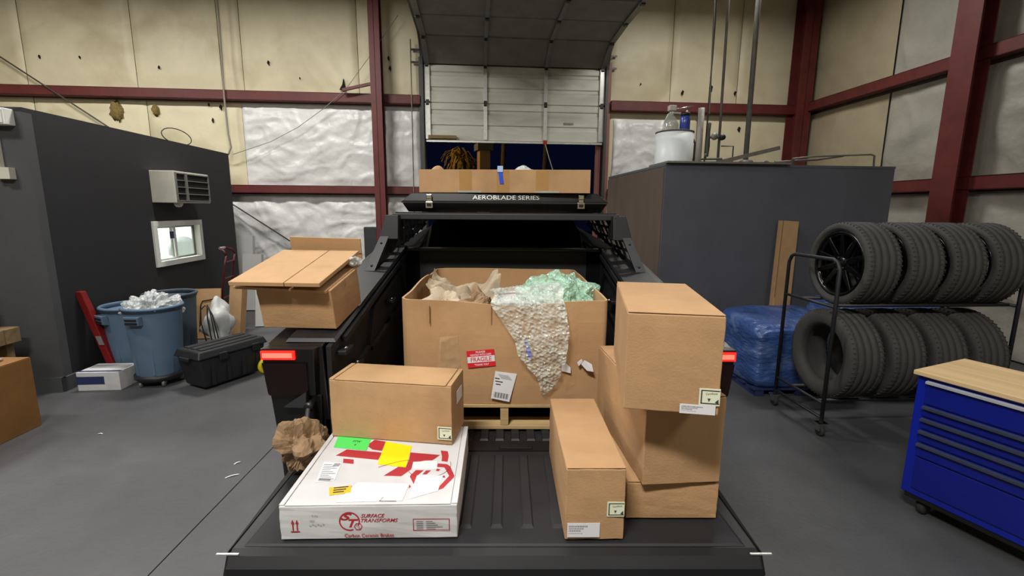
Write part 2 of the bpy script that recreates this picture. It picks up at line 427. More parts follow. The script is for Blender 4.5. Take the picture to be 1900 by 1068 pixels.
for i, (a, b) in enumerate([(DX1 + 0.05, 3.98), (3.98, 5.42), (5.42, XR - 0.02)]): panel_back(a + SE, b - SE, 4.12, 6.9, 'cream_vinyl', 0.02, 0.8, 5.3 * i + 40)
panel_back(DX0 - 0.03, DX1 + 0.03, 5.03, 6.9, 'cream_vinyl', 0.02, 0.8, 77)
for i, (a, b) in enumerate([(-10.4, -8.3), (-8.3, -6.3), (-6.3, -4.56)]): panel_back(a + SE, b - SE, 2.36, 3.92, 'cream_vinyl', 0.035, 1.2, 2.7 * i + 11)
panel_back(-4.56, -1.86, 2.36, 3.92, 'white_vinyl', 0.075, 1.9, 21, 0.0, 0.10)
panel_back(-1.84, DX0 - 0.10, 2.36, 3.92, 'white_vinyl', 0.06, 1.8, 25, 0.0, 0.08)
panel_back(-10.4, -4.95, 0.02, 2.18, 'cream_vinyl', 0.03, 1.2, 31)
panel_back(-4.93, -1.86, 0.02, 2.18, 'white_vinyl', 0.085, 2.0, 35, 0.0, 0.12)
panel_back(-1.84, DX0 - 0.10, 0.02, 2.18, 'white_vinyl', 0.08, 2.0, 38, 0.0, 0.12)
panel_back(DX1 + 0.08, 4.6, 2.30, 3.90, 'cream_vinyl', 0.03, 1.0, 51)
panel_back(4.63, XR - 0.02, 2.30, 3.90, 'cream_vinyl', 0.03, 1.0, 54)
panel_back(2.80, 3.98, 2.60, 3.76, 'white_vinyl', 0.07, 1.9, 58, 0.05, 0.10)
panel_back(DX1 + 0.08, XR - 0.02, 0.02, 2.18, 'cream_vinyl', 0.03, 1.0, 61)

def panel_right(y0, y1, z0, z1, mat, amp, scale, seed, crease=0.0):
    nu = max(8, int((y1 - y0) * 14)); nv = max(8, int((z1 - z0) * 14))
    def fn(u, v):
        y = y0 + (y1 - y0) * u; z = z0 + (z1 - z0) * v
        e = min(1, 12 * u, 12 * (1 - u), 10 * v, 10 * (1 - v))
        d = 0.04 * math.sin(PI * v) + amp * (0.6 * fr(y + seed, z * 0.6, seed, scale) + 0.4 * fr(y * 0.6 + seed, z, seed, scale * 2.1))
        if crease: d += crease * max(0, ridged(y * 0.8 - z * 0.7 + seed, z * 0.4 + y * 0.2, seed, scale * 0.8) - 0.72)
        return (XR - 0.012 - max(0.0, d) * e, y, z)
    return MB().grid(nu, nv, fn).build('insulation_panel', mat, wall_right)
for i, (z0, z1) in enumerate([(0.02, 2.2), (2.42, 3.88), (4.12, 6.9)]):
    panel_right(6.34, D - 0.05, z0, z1, 'dim_vinyl', 0.04, 1.0, 9 * i + 3)
    panel_right(5.05, 6.30, z0, z1, 'grey_vinyl', 0.08, 1.6, 9 * i + 5, 0.12)
    panel_right(2.2, 5.01, z0, z1, 'grey_vinyl', 0.08, 1.6, 9 * i + 7, 0.12)
    panel_right(-6.4, 2.16, z0, z1, 'dim_vinyl', 0.04, 1.0, 9 * i + 8)

# torn spots in the lining
def torn(x, z, pts, seed):
    mb = MB(); n = len(pts)
    mb.add([(x + a, D - 0.085 + 0.02 * math.sin(seed + i * 2.1), z + b) for i, (a, b) in enumerate(pts)] + [(x + a, D - 0.05, z + b) for a, b in pts],
           [tuple(range(n)), tuple(range(2 * n - 1, n - 1, -1))] + [(i, (i + 1) % n, n + (i + 1) % n, n + i) for i in range(n)])
    return mb
torn(-2.62, 4.17, [(-0.06, 0.02), (0.06, 0.0), (0.03, 0.22), (-0.0, 0.12)], 1).build('torn_flap', 'hole', wall_back)
for (x, z, s) in [(-8.05, 4.62, 0.05), (-7.35, 4.63, 0.04), (-5.98, 4.50, 0.05), (-3.98, 4.63, 0.07), (-3.42, 4.38, 0.03), (-5.15, 3.85, 0.05), (-4.93, 3.80, 0.08), (-5.1, 3.56, 0.07),
                  (4.22, 4.30, 0.07), (4.82, 4.40, 0.10), (5.35, 4.32, 0.06), (-1.72, 4.78, 0.07), (-1.70, 4.60, 0.08), (3.33, 4.45, 0.03), (5.5, 3.6, 0.08)]:
    a = random.uniform(0, 3)
    torn(x, z, [(-0.3 * s, 0.1 * s), (0.2 * s, -0.6 * s), (0.3 * s, 0.4 * s), (0.0, 0.8 * s)], a).build('torn_flap', 'hole', wall_back)
def tuft(x, z, rx, rz_, seed):
    def fn(u, v):
        th = u * 2 * PI; ph = (v - 0.5) * PI; k = 1 + 0.5 * fr(math.cos(th) * 2 + seed, math.sin(ph) * 2, math.sin(th) * 2, 1.5)
        return (x + rx * k * math.cos(ph) * math.cos(th), D - 0.05 - 0.08 * k * abs(math.cos(ph) * math.sin(th)), z + rz_ * k * math.sin(ph))
    return MB().grid(14, 10, fn)
tuft(-6.82, 3.70, 0.12, 0.17, 2).build('torn_insulation', 'fibre', wall_back)
tuft(-6.12, 3.72, 0.06, 0.10, 8).build('torn_insulation', 'fibre', wall_back)

# steel frame: girts and columns
def cee(mb, a, b, w, h, t=0.012):            # channel girt: web and two flanges, from a to b along x or y
    (x0, y0, z0), (x1, y1, z1) = a, b
    if abs(x1 - x0) > abs(y1 - y0):
        mb.box(x0, x1, y0 - w, y0, z0 + h - t, z0 + h).box(x0, x1, y0 - w, y0, z0, z0 + t).box(x0, x1, y0 - w, y0 - w + t, z0, z0 + h)
    else:
        mb.box(x0 - w, x0, y0, y1, z0 + h - t, z0 + h).box(x0 - w, x0, y0, y1, z0, z0 + t).box(x0 - w, x0 - w + t, y0, y1, z0, z0 + h)
    return mb
nt_ = [0]
def trim(mb, mat, label):
    nt_[0] += 1
    return bstruct(mb, 'trim_%d' % nt_[0], mat, label)
trim(cee(MB(), (XL, D - 0.012, 3.93), (DX0 - 0.08, D - 0.012, 3.93), 0.20, 0.17), 'red_steel', 'dark red upper girt across the back wall left of the door')
trim(cee(MB(), (-5.2, D - 0.012, 2.20), (DX0 - 0.08, D - 0.012, 2.20), 0.20, 0.15), 'red_steel', 'dark red lower girt across the back wall left of the door')
trim(cee(MB(), (DX1 + 0.08, D - 0.012, 3.90), (XR - 0.02, D - 0.012, 3.90), 0.20, 0.19), 'red_steel', 'dark red upper girt right of the door')
trim(cee(MB(), (DX1 + 0.08, D - 0.012, 2.20), (XR - 0.02, D - 0.012, 2.20), 0.20, 0.15), 'red_steel', 'dark red lower girt right of the door')
trim(cee(MB(), (XR - 0.012, YF, 3.92), (XR - 0.012, D - 0.25, 3.92), 0.20, 0.18), 'red_steel', 'dark red upper girt along the right wall')
trim(cee(MB(), (XR - 0.012, YF, 2.22), (XR - 0.012, D - 0.25, 2.22), 0.20, 0.18), 'red_steel', 'dark red lower girt along the right wall')
def hcol(x, y, w, d, z1, axis):              # wide-flange column
    mb = MB()
    if axis == 'y': mb.box(x - w / 2, x + w / 2, y - d / 2, y - d / 2 + 0.016, 0, z1).box(x - w / 2, x + w / 2, y + d / 2 - 0.016, y + d / 2, 0, z1).box(x - 0.008, x + 0.008, y - d / 2, y + d / 2, 0, z1)
    else: mb.box(x - d / 2, x - d / 2 + 0.016, y - w / 2, y + w / 2, 0, z1).box(x + d / 2 - 0.016, x + d / 2, y - w / 2, y + w / 2, 0, z1).box(x - d / 2, x + d / 2, y - 0.008, y + 0.008, 0, z1)
    return mb
trim(hcol(-1.90, D - 0.36, 0.20, 0.24, ZC, 'y'), 'red_steel', 'dark red steel column left of the door')
trim(hcol(6.62, D - 0.30, 0.30, 0.34, ZC, 'y'), 'red_steel', 'dark red steel column in the far corner')
trim(hcol(6.62, 4.82, 0.34, 0.22, ZC, 'x').box(6.50, 6.52, 4.65, 4.99, 0, ZC), 'red_steel', 'wide red steel column against the right wall')
trim(hcol(6.62, -1.2, 0.34, 0.22, ZC, 'x'), 'red_steel', 'red steel column of the right wall behind the photographer')
bk = MB().bar((-2.55, D - 0.35, 4.12), (-2.02, D - 0.36, 4.24), 0.05, 0.05)
trim(bk, 'red_steel', 'short red brace stub on the column')
trim(MB().box(DX0 - 0.10, DX0 - 0.0, D - 0.14, D + 0.12, 0, DZ1 + 0.2), 'track', 'left jamb of the overhead door')
trim(MB().box(DX1 - 0.14, DX1 - 0.06, D - 0.02, D + 0.12, 0, DZ1 + 0.2).box(DX1 + 0.0, DX1 + 0.08, D - 0.14, D + 0.12, 0, DZ1 + 0.2), 'pink_jamb', 'right jamb of the overhead door')

# overhead sectional door, half open
door = struct(thing('door_1', 'ribbed steel overhead door rolled partly up', 'door', (0, 0, 0), BA)); del door['category']
YD = D - 0.10
def section(path, mat, ribs=True):           # a door section between two points of the (y, z) track path
    (ya, za), (yb, zb) = path
    L_ = math.hypot(yb - ya, zb - za); ty, tz = (yb - ya) / L_, (zb - za) / L_; ny, nz = -tz, ty
    prof = []
    if ribs:
        steps = [0, 0.02, 0.30, 0.33, 0.40, 0.43, 0.70, 0.73, 0.80, 0.83, 0.98, 1.0]; dep = [0.02, 0, 0, 0.016, 0.016, 0, 0, 0.016, 0.016, 0, 0, 0.02]
    else: steps = [0, 0.03, 0.97, 1]; dep = [0.03, 0, 0, 0.03]
    for s, d in zip(steps, dep): prof.append((ya + ty * L_ * s + ny * -d, za + tz * L_ * s + nz * -d))
    back = [(ya + ty * L_ * s - ny * 0.05, za + tz * L_ * s - nz * 0.05) for s in (1, 0)]
    o = MB().prism(prof + back, 'x', DX0 + 0.02, DX1 - 0.06).build('section', mat, door)
    return o, (ya, za, ty, tz, ny, nz, L_)
path = [(YD, 3.27), (YD, 3.99), (YD, 4.70), (YD - 0.62, 5.02)]
y = YD - 0.62
for k in range(6): y -= 0.80; path.append((y, 5.06))
stx = [DX0 + 0.06, 0.16, 1.37, DX1 - 0.10]
for k in range(len(path) - 1):
    vert = k < 2
    o, (ya, za, ty, tz, ny, nz, L_) = section((path[k], path[k + 1]), 'door_steel' if vert else 'door_steel_shaded', vert)
    for j, x in enumerate(stx):
        w = 0.05 if j in (0, 3) else 0.035
        mb = MB()
        q = [(ya + ty * s + ny * d, za + tz * s + nz * d) for s, d in ((0.02, 0.0), (L_ - 0.02, 0.0), (L_ - 0.02, 0.035), (0.02, 0.035))]
        mb.prism(q, 'x', x - w, x + w).build('stile', 'galv' if vert else 'galv_dull', o)  # overhead stiles take a duller tone that carries their shade
        q = [(ya + ty * s + ny * d, za + tz * s + nz * d) for s, d in ((L_ - 0.06, 0.033), (L_ + 0.05, 0.033), (L_ + 0.03, 0.055), (L_ - 0.04, 0.055))]
        if k < len(path) - 2: MB().prism(q, 'x', x - 0.03, x + 0.03).build('hinge', 'steel_dark', o)
MB().box(DX0 + 0.02, DX1 - 0.06, YD - 0.03, YD + 0.05, 3.235, 3.27).build('bottom_rail', 'galv', door)
MB().box(DX0 + 0.06, -0.42, YD - 0.07, YD - 0.03, 3.30, 3.36).build('wooden_batten', 'wood_old', door)
MB().box(1.75, 1.95, YD - 0.012, YD + 0.0, 3.62, 3.66).build('grey_sticker', 'galv_dull', door)
MB().box(1.33, 1.41, YD - 0.06, YD - 0.03, 3.22, 3.30).build('pull_handle', 'brick_red', door)
MB().tube([(1.37, YD - 0.05, 3.24), (1.46, YD - 0.05, 2.95), (1.58, YD - 0.05, 2.60), (1.66, YD - 0.06, 2.30)], 0.010, 6).build('pull_rope', 'wire_light', door)
for x in (DX0 - 0.035, DX1 - 0.02):
    pts = [(x, YD - 0.06, 0.05), (x, YD - 0.06, 4.55)]
    for k in range(1, 9):
        a = k / 8 * PI / 2; pts.append((x, YD - 0.06 - 0.55 * (1 - math.cos(a)), 4.55 + 0.60 * math.sin(a)))
    pts.append((x, YD - 6.0, 5.18))
    mb = MB()
    for a, b in zip(pts[:-1], pts[1:]): mb.bar(a, b, 0.07, 0.05, (1, 0, 0))
    mb.build('track', 'track', door)
    s = -1 if x < 0 else 1
    for z in (4.95, 4.72): MB().bar((x, YD - 0.02, z), (x + s * 0.20, YD - 0.02, z), 0.03, 0.03).build('track_bracket', 'steel_dark', door)
MB().tube([(-1.27, D - 0.22, 5.1), (-1.275, D - 0.22, 4.0), (-1.285, D - 0.22, 2.2), (-1.29, D - 0.22, 1.2)], 0.012, 6).build('pull_chain', 'pipe_grey', door)

# brace rods and wires on the back wall
tag(MB().tube([W(-8.9, D - 0.26, 4.80), W(-6.85, D - 0.26, 3.36), W(-4.7, D - 0.26, 1.92), W(-3.45, D - 0.26, 1.06)], 0.014, 6).build('brace_rod', 'pipe_dark'), 'thin dark diagonal steel brace rod along the back wall', 'brace rod')
tag(MB().tube([W(-1.48, D - 0.28, 5.49), W(-2.05, D - 0.30, 4.72), W(-2.51, D - 0.27, 4.15), W(-2.93, D - 0.27, 3.80), W(-3.45, D - 0.25, 3.44), W(-3.97, D - 0.24, 3.17), W(-4.69, D - 0.24, 2.92)], 0.006, 5).build('hanging_wire', 'wire_light'), 'thin wire drooping across the white insulation sheet', 'wire')
tag(MB().tube([W(-4.73, D - 0.24, 6.6), W(-4.73, D - 0.24, 5.2), W(-4.76, D - 0.24, 3.95), W(-4.75, D - 0.24, 3.3), W(-4.72, D - 0.24, 3.05), W(-4.78, D - 0.24, 2.92), W(-4.95, D - 0.24, 2.90)], 0.016, 6).build('hanging_cable', 'wire_light'), 'pale vertical cable hanging down the back wall to the office roof', 'cable')
tag(MB().tube([W(-9.9, 4.6, 3.1), W(-6.0, 4.2, 3.05), W(-5.2, 4.05, 2.96), W(-4.85, 4.0, 2.87), W(-4.55, 4.05, 2.83)], 0.012, 6).build('roof_cable', 'wire_dark'), 'dark cable lying along the office roof edge', 'cable')
tag(MB().tube([W(-4.42 + 0.0, 6.1 + 0.35 * math.cos(a), 2.93 + 0.11 * math.sin(a)) for a in [i / 20 * 2 * PI for i in range(20)]], 0.007, 5, closed=True).build('wire_loop', 'wire_dark'), 'loop of dark wire standing on the office roof edge', 'wire')

# electrical cabinet on the back wall beside the column
t = thing('electrical_cabinet', 'dark green-grey metal cabinet on the back wall behind the truck', 'cabinet', W(-2.12, D - 0.36, 0.60), BA)
MB().box(-0.13, 0.13, -0.10, 0.06, 0, 0.95).build('body', 'rack_steel', t, bevel=0.006)
MB().box(-0.115, 0.115, -0.115, -0.10, 0.03, 0.92).build('door', 'rack_steel', t)
MB().box(0.07, 0.09, -0.13, -0.115, 0.42, 0.52).build('handle', 'steel_dark', t)

# ------------------------------------------------------------------ office booth on the left
OX, OY0, OY1, OZ = -4.37, 3.74, 7.42, 2.80
WY0, WY1, WZ0, WZ1 = 5.24, 6.36, 1.10, 1.72
wo = MB()
wo.box(OX - 0.10, OX, OY0, WY0, 0, OZ).box(OX - 0.10, OX, WY1, OY1, 0, OZ).box(OX - 0.10, OX, WY0, WY1, 0, WZ0).box(OX - 0.10, OX, WY0, WY1, WZ1, OZ)
wo.box(-10.3, OX - 0.1, OY1 - 0.1, OY1, 0, OZ)
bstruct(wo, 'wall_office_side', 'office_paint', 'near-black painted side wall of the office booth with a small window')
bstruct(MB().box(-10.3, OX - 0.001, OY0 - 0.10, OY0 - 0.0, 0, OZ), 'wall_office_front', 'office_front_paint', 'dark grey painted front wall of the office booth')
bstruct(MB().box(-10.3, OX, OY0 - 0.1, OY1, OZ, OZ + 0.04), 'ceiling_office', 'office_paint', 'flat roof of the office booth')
bstruct(MB().box(-10.3, OX + 0.03, OY0 - 0.14, OY0 - 0.10, 0, 0.15).box(OX, OX + 0.03, OY0 - 0.14, OY0 + 0.06, 0, 0.15), 'baseboard_left', 'office_front_paint', 'dark baseboard of the office front')
# inside of the office seen through its window
bstruct(MB().box(-7.0, -6.95, OY0 + 0.05, OY1 - 0.12, 0.02, OZ - 0.05).box(-7.0, OX - 0.12, OY1 - 0.16, OY1 - 0.11, 0.02, OZ - 0.05), 'wall_office_inside', 'office_wall_in', 'pale lit wall inside the office')
od = bpy.data.lights.new('office_lamp', 'AREA'); od.shape = 'RECTANGLE'; od.size = 1.2; od.size_y = 0.6; od.energy = 150; od.color = (0.93, 1.0, 0.94)
oo = bpy.data.objects.new('office_lamp', od); oo.location = W(-5.6, 5.9, OZ - 0.08); COL.objects.link(oo)
win = struct(thing('window_1', 'small white sliding window of the office', 'window', (0, 0, 0), BA)); del win['category']
fw = 0.075
for nm, b in (('frame_rail', (WY0, WY1, WZ1 - fw, WZ1)), ('frame_rail', (WY0, WY1, WZ0, WZ0 + fw)), ('frame_stile', (WY0, WY0 + fw, WZ0 + fw, WZ1 - fw)), ('frame_stile', (WY1 - fw, WY1, WZ0 + fw, WZ1 - fw))):
    MB().box(OX - 0.105, OX + 0.03, *b).build(nm, 'white_trim', win, bevel=0.004)
ym = 5.75
for (a, b, xo) in ((WY0 + fw, ym + 0.03, -0.045), (ym - 0.03, WY1 - fw, -0.075)):
    s = MB().box(OX + xo, OX + xo + 0.02, a, a + 0.05, WZ0 + fw, WZ1 - fw).box(OX + xo, OX + xo + 0.02, b - 0.05, b, WZ0 + fw, WZ1 - fw)
    s = s.box(OX + xo, OX + xo + 0.02, a + 0.05, b - 0.05, WZ0 + fw, WZ0 + fw + 0.025).box(OX + xo, OX + xo + 0.02, a + 0.05, b - 0.05, WZ1 - fw - 0.025, WZ1 - fw).build('sash', 'galv_dull' if xo < -0.05 else 'white_trim', win)
    MB().box(OX + xo + 0.008, OX + xo + 0.012, a + 0.05, b - 0.05, WZ0 + fw + 0.025, WZ1 - fw - 0.025).build('pane', 'pane_glass', s)
tag(MB().box(OX - 0.022, OX - 0.018, 5.63, 5.72, 1.47, 1.57).build('window_sticker', 'navy', loc=(0, 0, 0), rz=BA), 'small dark blue sticker on the office window sash', 'sticker')
# office chair back and mug seen inside
t = thing('office_chair', 'grey office chair with a rounded back inside the office', 'chair', W(-4.98, 6.86, 0), BA + 0.4)
def chb(u, v):
    a = (u - 0.5) * 1.5; return (0.32 * math.sin(a), 0.10 * math.cos(a) + 0.1, 0.62 + 0.80 * v * (1 - 0.22 * (2 * u - 1) ** 2))
MB().grid(10, 8, chb).build('backrest', 'chair_grey', t, solid=0.06)
MB().box(-0.26, 0.26, -0.40, 0.10, 0.44, 0.53).build('seat', 'chair_grey', t, bevel=0.03)
MB().lathe([(0.03, 0.08), (0.03, 0.44)], 12).build('post', 'trim_black', t)
for k in range(5): MB().bar((0, 0, 0.08), (0.28 * math.cos(k * 1.2566), 0.28 * math.sin(k * 1.2566), 0.04), 0.05, 0.04).build('leg', 'trim_black', t)
t = thing('office_desk', 'pale desk under the office window', 'desk', W(-4.85, 5.75, 0), BA)
MB().box(-0.36, 0.34, -0.75, 0.75, 1.10, 1.14).build('top', 'white_trim', t)
for sx in (-0.30, 0.28):
    for sy in (-0.7, 0.7): MB().box(sx - 0.02, sx + 0.02, sy - 0.02, sy + 0.02, 0, 1.10).build('leg', 'white_trim', t)
t = thing('white_mug', 'white mug behind the office window', 'mug', W(-4.60, 5.53, 1.14), BA)
MB().lathe([(0.0, 0), (0.036, 0), (0.045, 0.12), (0.04, 0.12), (0.032, 0.01), (0.0, 0.01)], 16).build('body', 'white_trim', t)
MB().tube([(0.04, 0, 0.03), (0.075, 0, 0.04), (0.08, 0, 0.08), (0.045, 0, 0.1)], 0.007, 6).build('handle', 'white_trim', t)

# air conditioner through the office wall
t = thing('air_conditioner', 'beige window air conditioner sticking out of the office wall', 'air conditioner', W(OX, 5.31, 1.97), BA)
MB().box(0.002, 0.31, 0, 0.82, 0, 0.42).build('housing', 'ac_case', t, bevel=0.006)
g = MB().box(0.305, 0.314, 0.03, 0.79, 0.03, 0.395).build('grille_back', 'black_hole', t)
for k in range(5): MB().box(0.312, 0.328, 0.02, 0.80, 0.025 + k * 0.09, 0.037 + k * 0.09).build('grille_slat', 'galv_dull', g)
for yy in (0.02, 0.22, 0.78): MB().box(0.312, 0.330, yy, yy + (0.05 if yy == 0.22 else 0.015), 0.025, 0.40).build('grille_post', 'galv_dull', g)
MB().lathe([(0.0, -0.06), (0.03, -0.055), (0.05, -0.03), (0.055, 0.0)], 14, c=(0.24, 0.16, 0)).build('drain_cup', 'ac_case', t)

# fittings on the office front wall
t = thing('wall_light_box', 'white electrical box high on the office front wall', 'electrical box', W(-4.58, OY0 - 0.10, 2.665), BA)
MB().box(-0.14, 0.14, -0.10, 0, 0, 0.15).build('body', 'white_trim', t, bevel=0.006)
MB().box(-0.12, 0.12, -0.108, -0.10, 0.015, 0.135).build('cover', 'white_trim', t)
t = thing('wall_conduit', 'pale conduit with a small outlet box on the office front wall', 'conduit', W(-4.60, OY0 - 0.10, 2.165), BA)
MB().box(-0.06, 0.0, -0.05, 0, 0.0, 0.46).build('raceway', 'ac_case', t, bevel=0.004)
MB().box(0.0, 0.09, -0.07, 0, 0.0, 0.11).build('outlet_box', 'ac_case', t, bevel=0.004)

# ------------------------------------------------------------------ painted room on the right
RX0, RX1, RY0, RY1, RZ = 2.22, 5.17, 4.2, 6.6, 2.44
bstruct(MB().box(RX0, RX1, RY0, RY0 + 0.1, 0, RZ).box(RX1 - 0.1, RX1, RY0 + 0.1, RY1, 0, RZ).box(RX0, RX1, RY1 - 0.1, RY1, 0, RZ), 'wall_room_front', 'room_paint', 'blue-grey painted walls of the small room on the right')
bstruct(MB().box(RX0 - 0.0, RX0 + 0.1, RY0 + 0.1, RY1 - 0.1, 0, RZ).box(RX0 - 0.012, RX0, RY0 + 0.02, RY1, 0, RZ - 0.02), 'wall_room_side', 'room_ply', 'brown-grey side wall of the small room')
bstruct(MB().box(RX0 - 0.005, RX1 + 0.005, RY0 - 0.005, RY1 + 0.005, RZ, RZ + 0.03), 'ceiling_room', 'room_paint', 'roof of the small room')

# ================================================================== pickup truck
T = 0.90                                     # height of the open tailgate and the bed floor
truck = thing('pickup_truck', 'black angular pickup truck with its tailgate open and loaded with cartons', 'pickup truck', (0, 0, 0))
K = 0.2                                      # slope of the bed rails
def railz(y): return 1.35 + K * (y - 0.5)
YE = 1.96                                    # front end of the bed
# tailgate
tg = MB().prism([(-0.10, T - 0.005), (-0.125, T - 0.012), (-0.145, T - 0.04), (-0.145, T - 0.12), (-0.11, T - 0.14), (0.47, T - 0.13), (0.47, T - 0.005)], 'x', -0.80, 0.80).build('tailgate', 'truck_satin', truck, bevel=0.006)
# the liner leaves room for raised ribs
MB().hexa([(-0.765, -0.095, T - 0.004), (0.765, -0.095, T - 0.004), (0.745, 0.465, T - 0.004), (-0.745, 0.465, T - 0.004), (-0.755, -0.088, T + 0.0), (0.755, -0.088, T + 0.0), (0.735, 0.46, T + 0.0), (-0.735, 0.46, T + 0.0)]).build('tailgate_liner', 'bed_plastic', tg)
for s in (-1, 1):
    MB().hexa([(s * 0.80, -0.12, T - 0.10), (s * 0.835, -0.10, T - 0.10), (s * 0.86, 0.47, T - 0.10), (s * 0.80, 0.47, T - 0.10), (s * 0.80, -0.12, T - 0.004), (s * 0.815, -0.10, T - 0.02), (s * 0.84, 0.47, T - 0.02), (s * 0.80, 0.47, T - 0.004)]).build('tailgate_edge', 'trim_black', tg)
    MB().box(min(s * 0.765, s * 0.83), max(s * 0.765, s * 0.83), -0.128, -0.122, T - 0.008, T - 0.004).build('edge_glint_strip', 'galv', tg)
rib = None
for k in range(9):
    x = -0.40 + k * 0.10
    if rib is None: rib = MB().hexa([(-0.020, -0.02, 0), (0.020, -0.02, 0), (0.020, 0.43, 0), (-0.020, 0.43, 0), (-0.014, -0.005, 0.005), (0.014, -0.005, 0.005), (0.014, 0.42, 0.005), (-0.014, 0.42, 0.005)]).build('rib', 'bed_rib', tg, loc=(x, 0, T)); 
    else: share(rib, tg, (x, 0, T))
# hinge cover and latch
MB().box(-0.72, 0.72, 0.462, 0.545, T - 0.03, T + 0.004).build('hinge_cover', 'trim_black', truck)
MB().box(0.00, 0.14, 0.47, 0.50, T - 0.0, T + 0.012).build('latch_striker', 'steel_dark', truck, bevel=0.003)
# bed floor with ribs
bed = MB().box(-0.70, 0.70, 0.54, YE + 0.04, T - 0.12, T - 0.012).build('bed_floor', 'bed_plastic', truck)
brib = None
for k in range(17):
    x = -0.56 + k * 0.07
    if brib is None: brib = MB().hexa([(-0.022, 0.56, 0), (0.022, 0.56, 0), (0.022, YE, 0), (-0.022, YE, 0), (-0.016, 0.572, 0.012), (0.016, 0.572, 0.012), (0.016, YE, 0.012), (-0.016, YE, 0.012)]).build('rib', 'bed_rib', bed, loc=(x, 0, T - 0.012))
    else: share(brib, bed, (x, 0, T - 0.012))
# bed sides
def ring(cy, cz, r, a0, a1, n): return [(cy + r * math.cos(a0 + (a1 - a0) * i / n), cz + r * math.sin(a0 + (a1 - a0) * i / n)) for i in range(n + 1)]
AX_R, AX_F, WR = 1.62, 5.22, 0.42
for s in (-1, 1):
    # inner wall of the bed
    iw = MB().prism([(0.50, T - 0.1), (YE + 0.03, T - 0.1), (YE + 0.03, railz(YE) - 0.01), (0.50, railz(0.5) - 0.005)], 'x', s * 0.70, s * 0.72).build('bed_wall', 'bed_plastic', truck)
    # upper body with the sloping rail
    side = MB()
    yb, ye = 0.50, 3.0
    # upper section (rail to belt), leaning slightly
    def P(x, y, z): return (s * x, y, z)
    side.hexa([P(0.72, yb, 1.02), P(0.955, yb + 0.02, 1.02), P(0.985, YE, 1.06), P(0.72, YE, 1.06), P(0.735, yb, railz(yb)), P(0.975, yb, railz(yb) - 0.004), P(0.93, YE, railz(YE) - 0.03), P(0.70, YE, railz(YE))])
    bs = side.build('bed_side', 'truck_black', truck, bevel=0.006)
    # quarter behind the bed: the flank leans in towards the cab roof
    MB().hexa([P(0.60, YE, 1.06), P(0.985, YE, 1.06), P(0.99, 3.0, 1.10), P(0.60, 3.0, 1.10), P(0.60, YE, railz(YE)), P(0.90, YE, railz(YE) - 0.045), P(0.93, 3.0, 1.62), P(0.60, 3.0, 1.80)]).build('rear_quarter', 'matte_black', truck)
    low = MB().prism([(0.53, 0.62), (AX_R - 0.52, 0.55)] + ring(AX_R, 0.43, 0.50, PI * 0.93, PI * 0.07, 14) + [(AX_R + 0.52, 0.48), (3.0, 0.46), (3.0, 1.10), (0.50, 1.02)], 'x', s * 0.74, s * 0.945).build('lower_side', 'truck_black', truck)
    fl_ = MB()
    a = ring(AX_R, 0.43, 0.50, PI * 0.98, PI * 0.02, 14); b = ring(AX_R, 0.43, 0.60, PI * 0.98, PI * 0.02, 14)
    fl_.prism(a + b[::-1], 'x', s * 0.93, s * 1.0).build('wheel_arch', 'trim_black', truck)
    # rail cap, track and cleats
    MB().hexa([P(0.69, 0.53, railz(0.53)), P(0.90, 0.53, railz(0.53)), P(0.88, YE, railz(YE)), P(0.68, YE, railz(YE)), P(0.70, 0.54, railz(0.54) + 0.012), P(0.89, 0.54, railz(0.54) + 0.012), P(0.87, YE, railz(YE) + 0.012), P(0.69, YE, railz(YE) + 0.012)]).build('rail_cap', 'truck_satin', truck)
    MB().bar(P(0.685, 0.62, railz(0.62) - 0.03), P(0.685, YE, railz(YE) - 0.03), 0.02, 0.025).build('rail_track', 'rack_dark', truck)
    # moulded storage recess frame on the wall
    fr_ = MB()
    pts = [(0.70, 1.16), (0.98, 1.20), (1.08, 1.38), (1.75, 1.51), (1.85, 1.33), (1.25, 1.20), (1.02, 1.18)]
    for (y0, z0), (y1, z1) in zip(pts[:-1], pts[1:]): fr_.bar(P(0.695, y0, z0), P(0.695, y1, z1), 0.03, 0.022)
    fr_.build('wall_moulding', 'trim_black', iw)
    for (y0, z0) in ((0.74, 1.19), (1.42, 1.36), (0.60, 1.30)):
        c = MB().box(-0.02, 0.02, -0.05, 0.05, -0.012, 0.012).build('cleat', 'steel_dark', truck, loc=P(0.675, y0, z0), bevel=0.006)
        MB().lathe([(0.0, 0), (0.010, 0), (0.010, 0.02), (0.0, 0.02)], 10, 'x', c=(-0.01 - (0.02 if s > 0 else -0.0), 0, 0.006)).build('bolt', 'chrome', c)
    # tail light housing and bars
    tl = MB().hexa([P(0.765, 0.475, 1.14), P(0.958, 0.475, 1.14), P(0.958, 0.515, 1.14), P(0.75, 0.515, 1.14), P(0.76, 0.470, railz(0.5) - 0.006), P(0.975, 0.470, railz(0.5) - 0.006), P(0.975, 0.515, railz(0.5) - 0.003), P(0.74, 0.515, railz(0.5) - 0.003)]).build('tail_light', 'truck_black', truck, bevel=0.003)
    MB().box(min(s * 0.835, s * 0.972), max(s * 0.835, s * 0.972), 0.462, 0.474, 1.300, 1.336).build('lens', 'tail_led', tl)
    MB().box(min(s * 0.845, s * 0.965), max(s * 0.845, s * 0.965), 0.4605, 0.4625, 1.308, 1.328).build('bright_core', 'tail_core', tl)
    MB().hexa([P(0.79, 0.465, 1.15), P(0.955, 0.465, 1.15), P(0.955, 0.474, 1.15), P(0.79, 0.474, 1.15), P(0.79, 0.462, 1.285), P(0.970, 0.462, 1.285), P(0.970, 0.474, 1.285), P(0.79, 0.474, 1.285)]).build('lower_lens', 'tail_lens', tl)
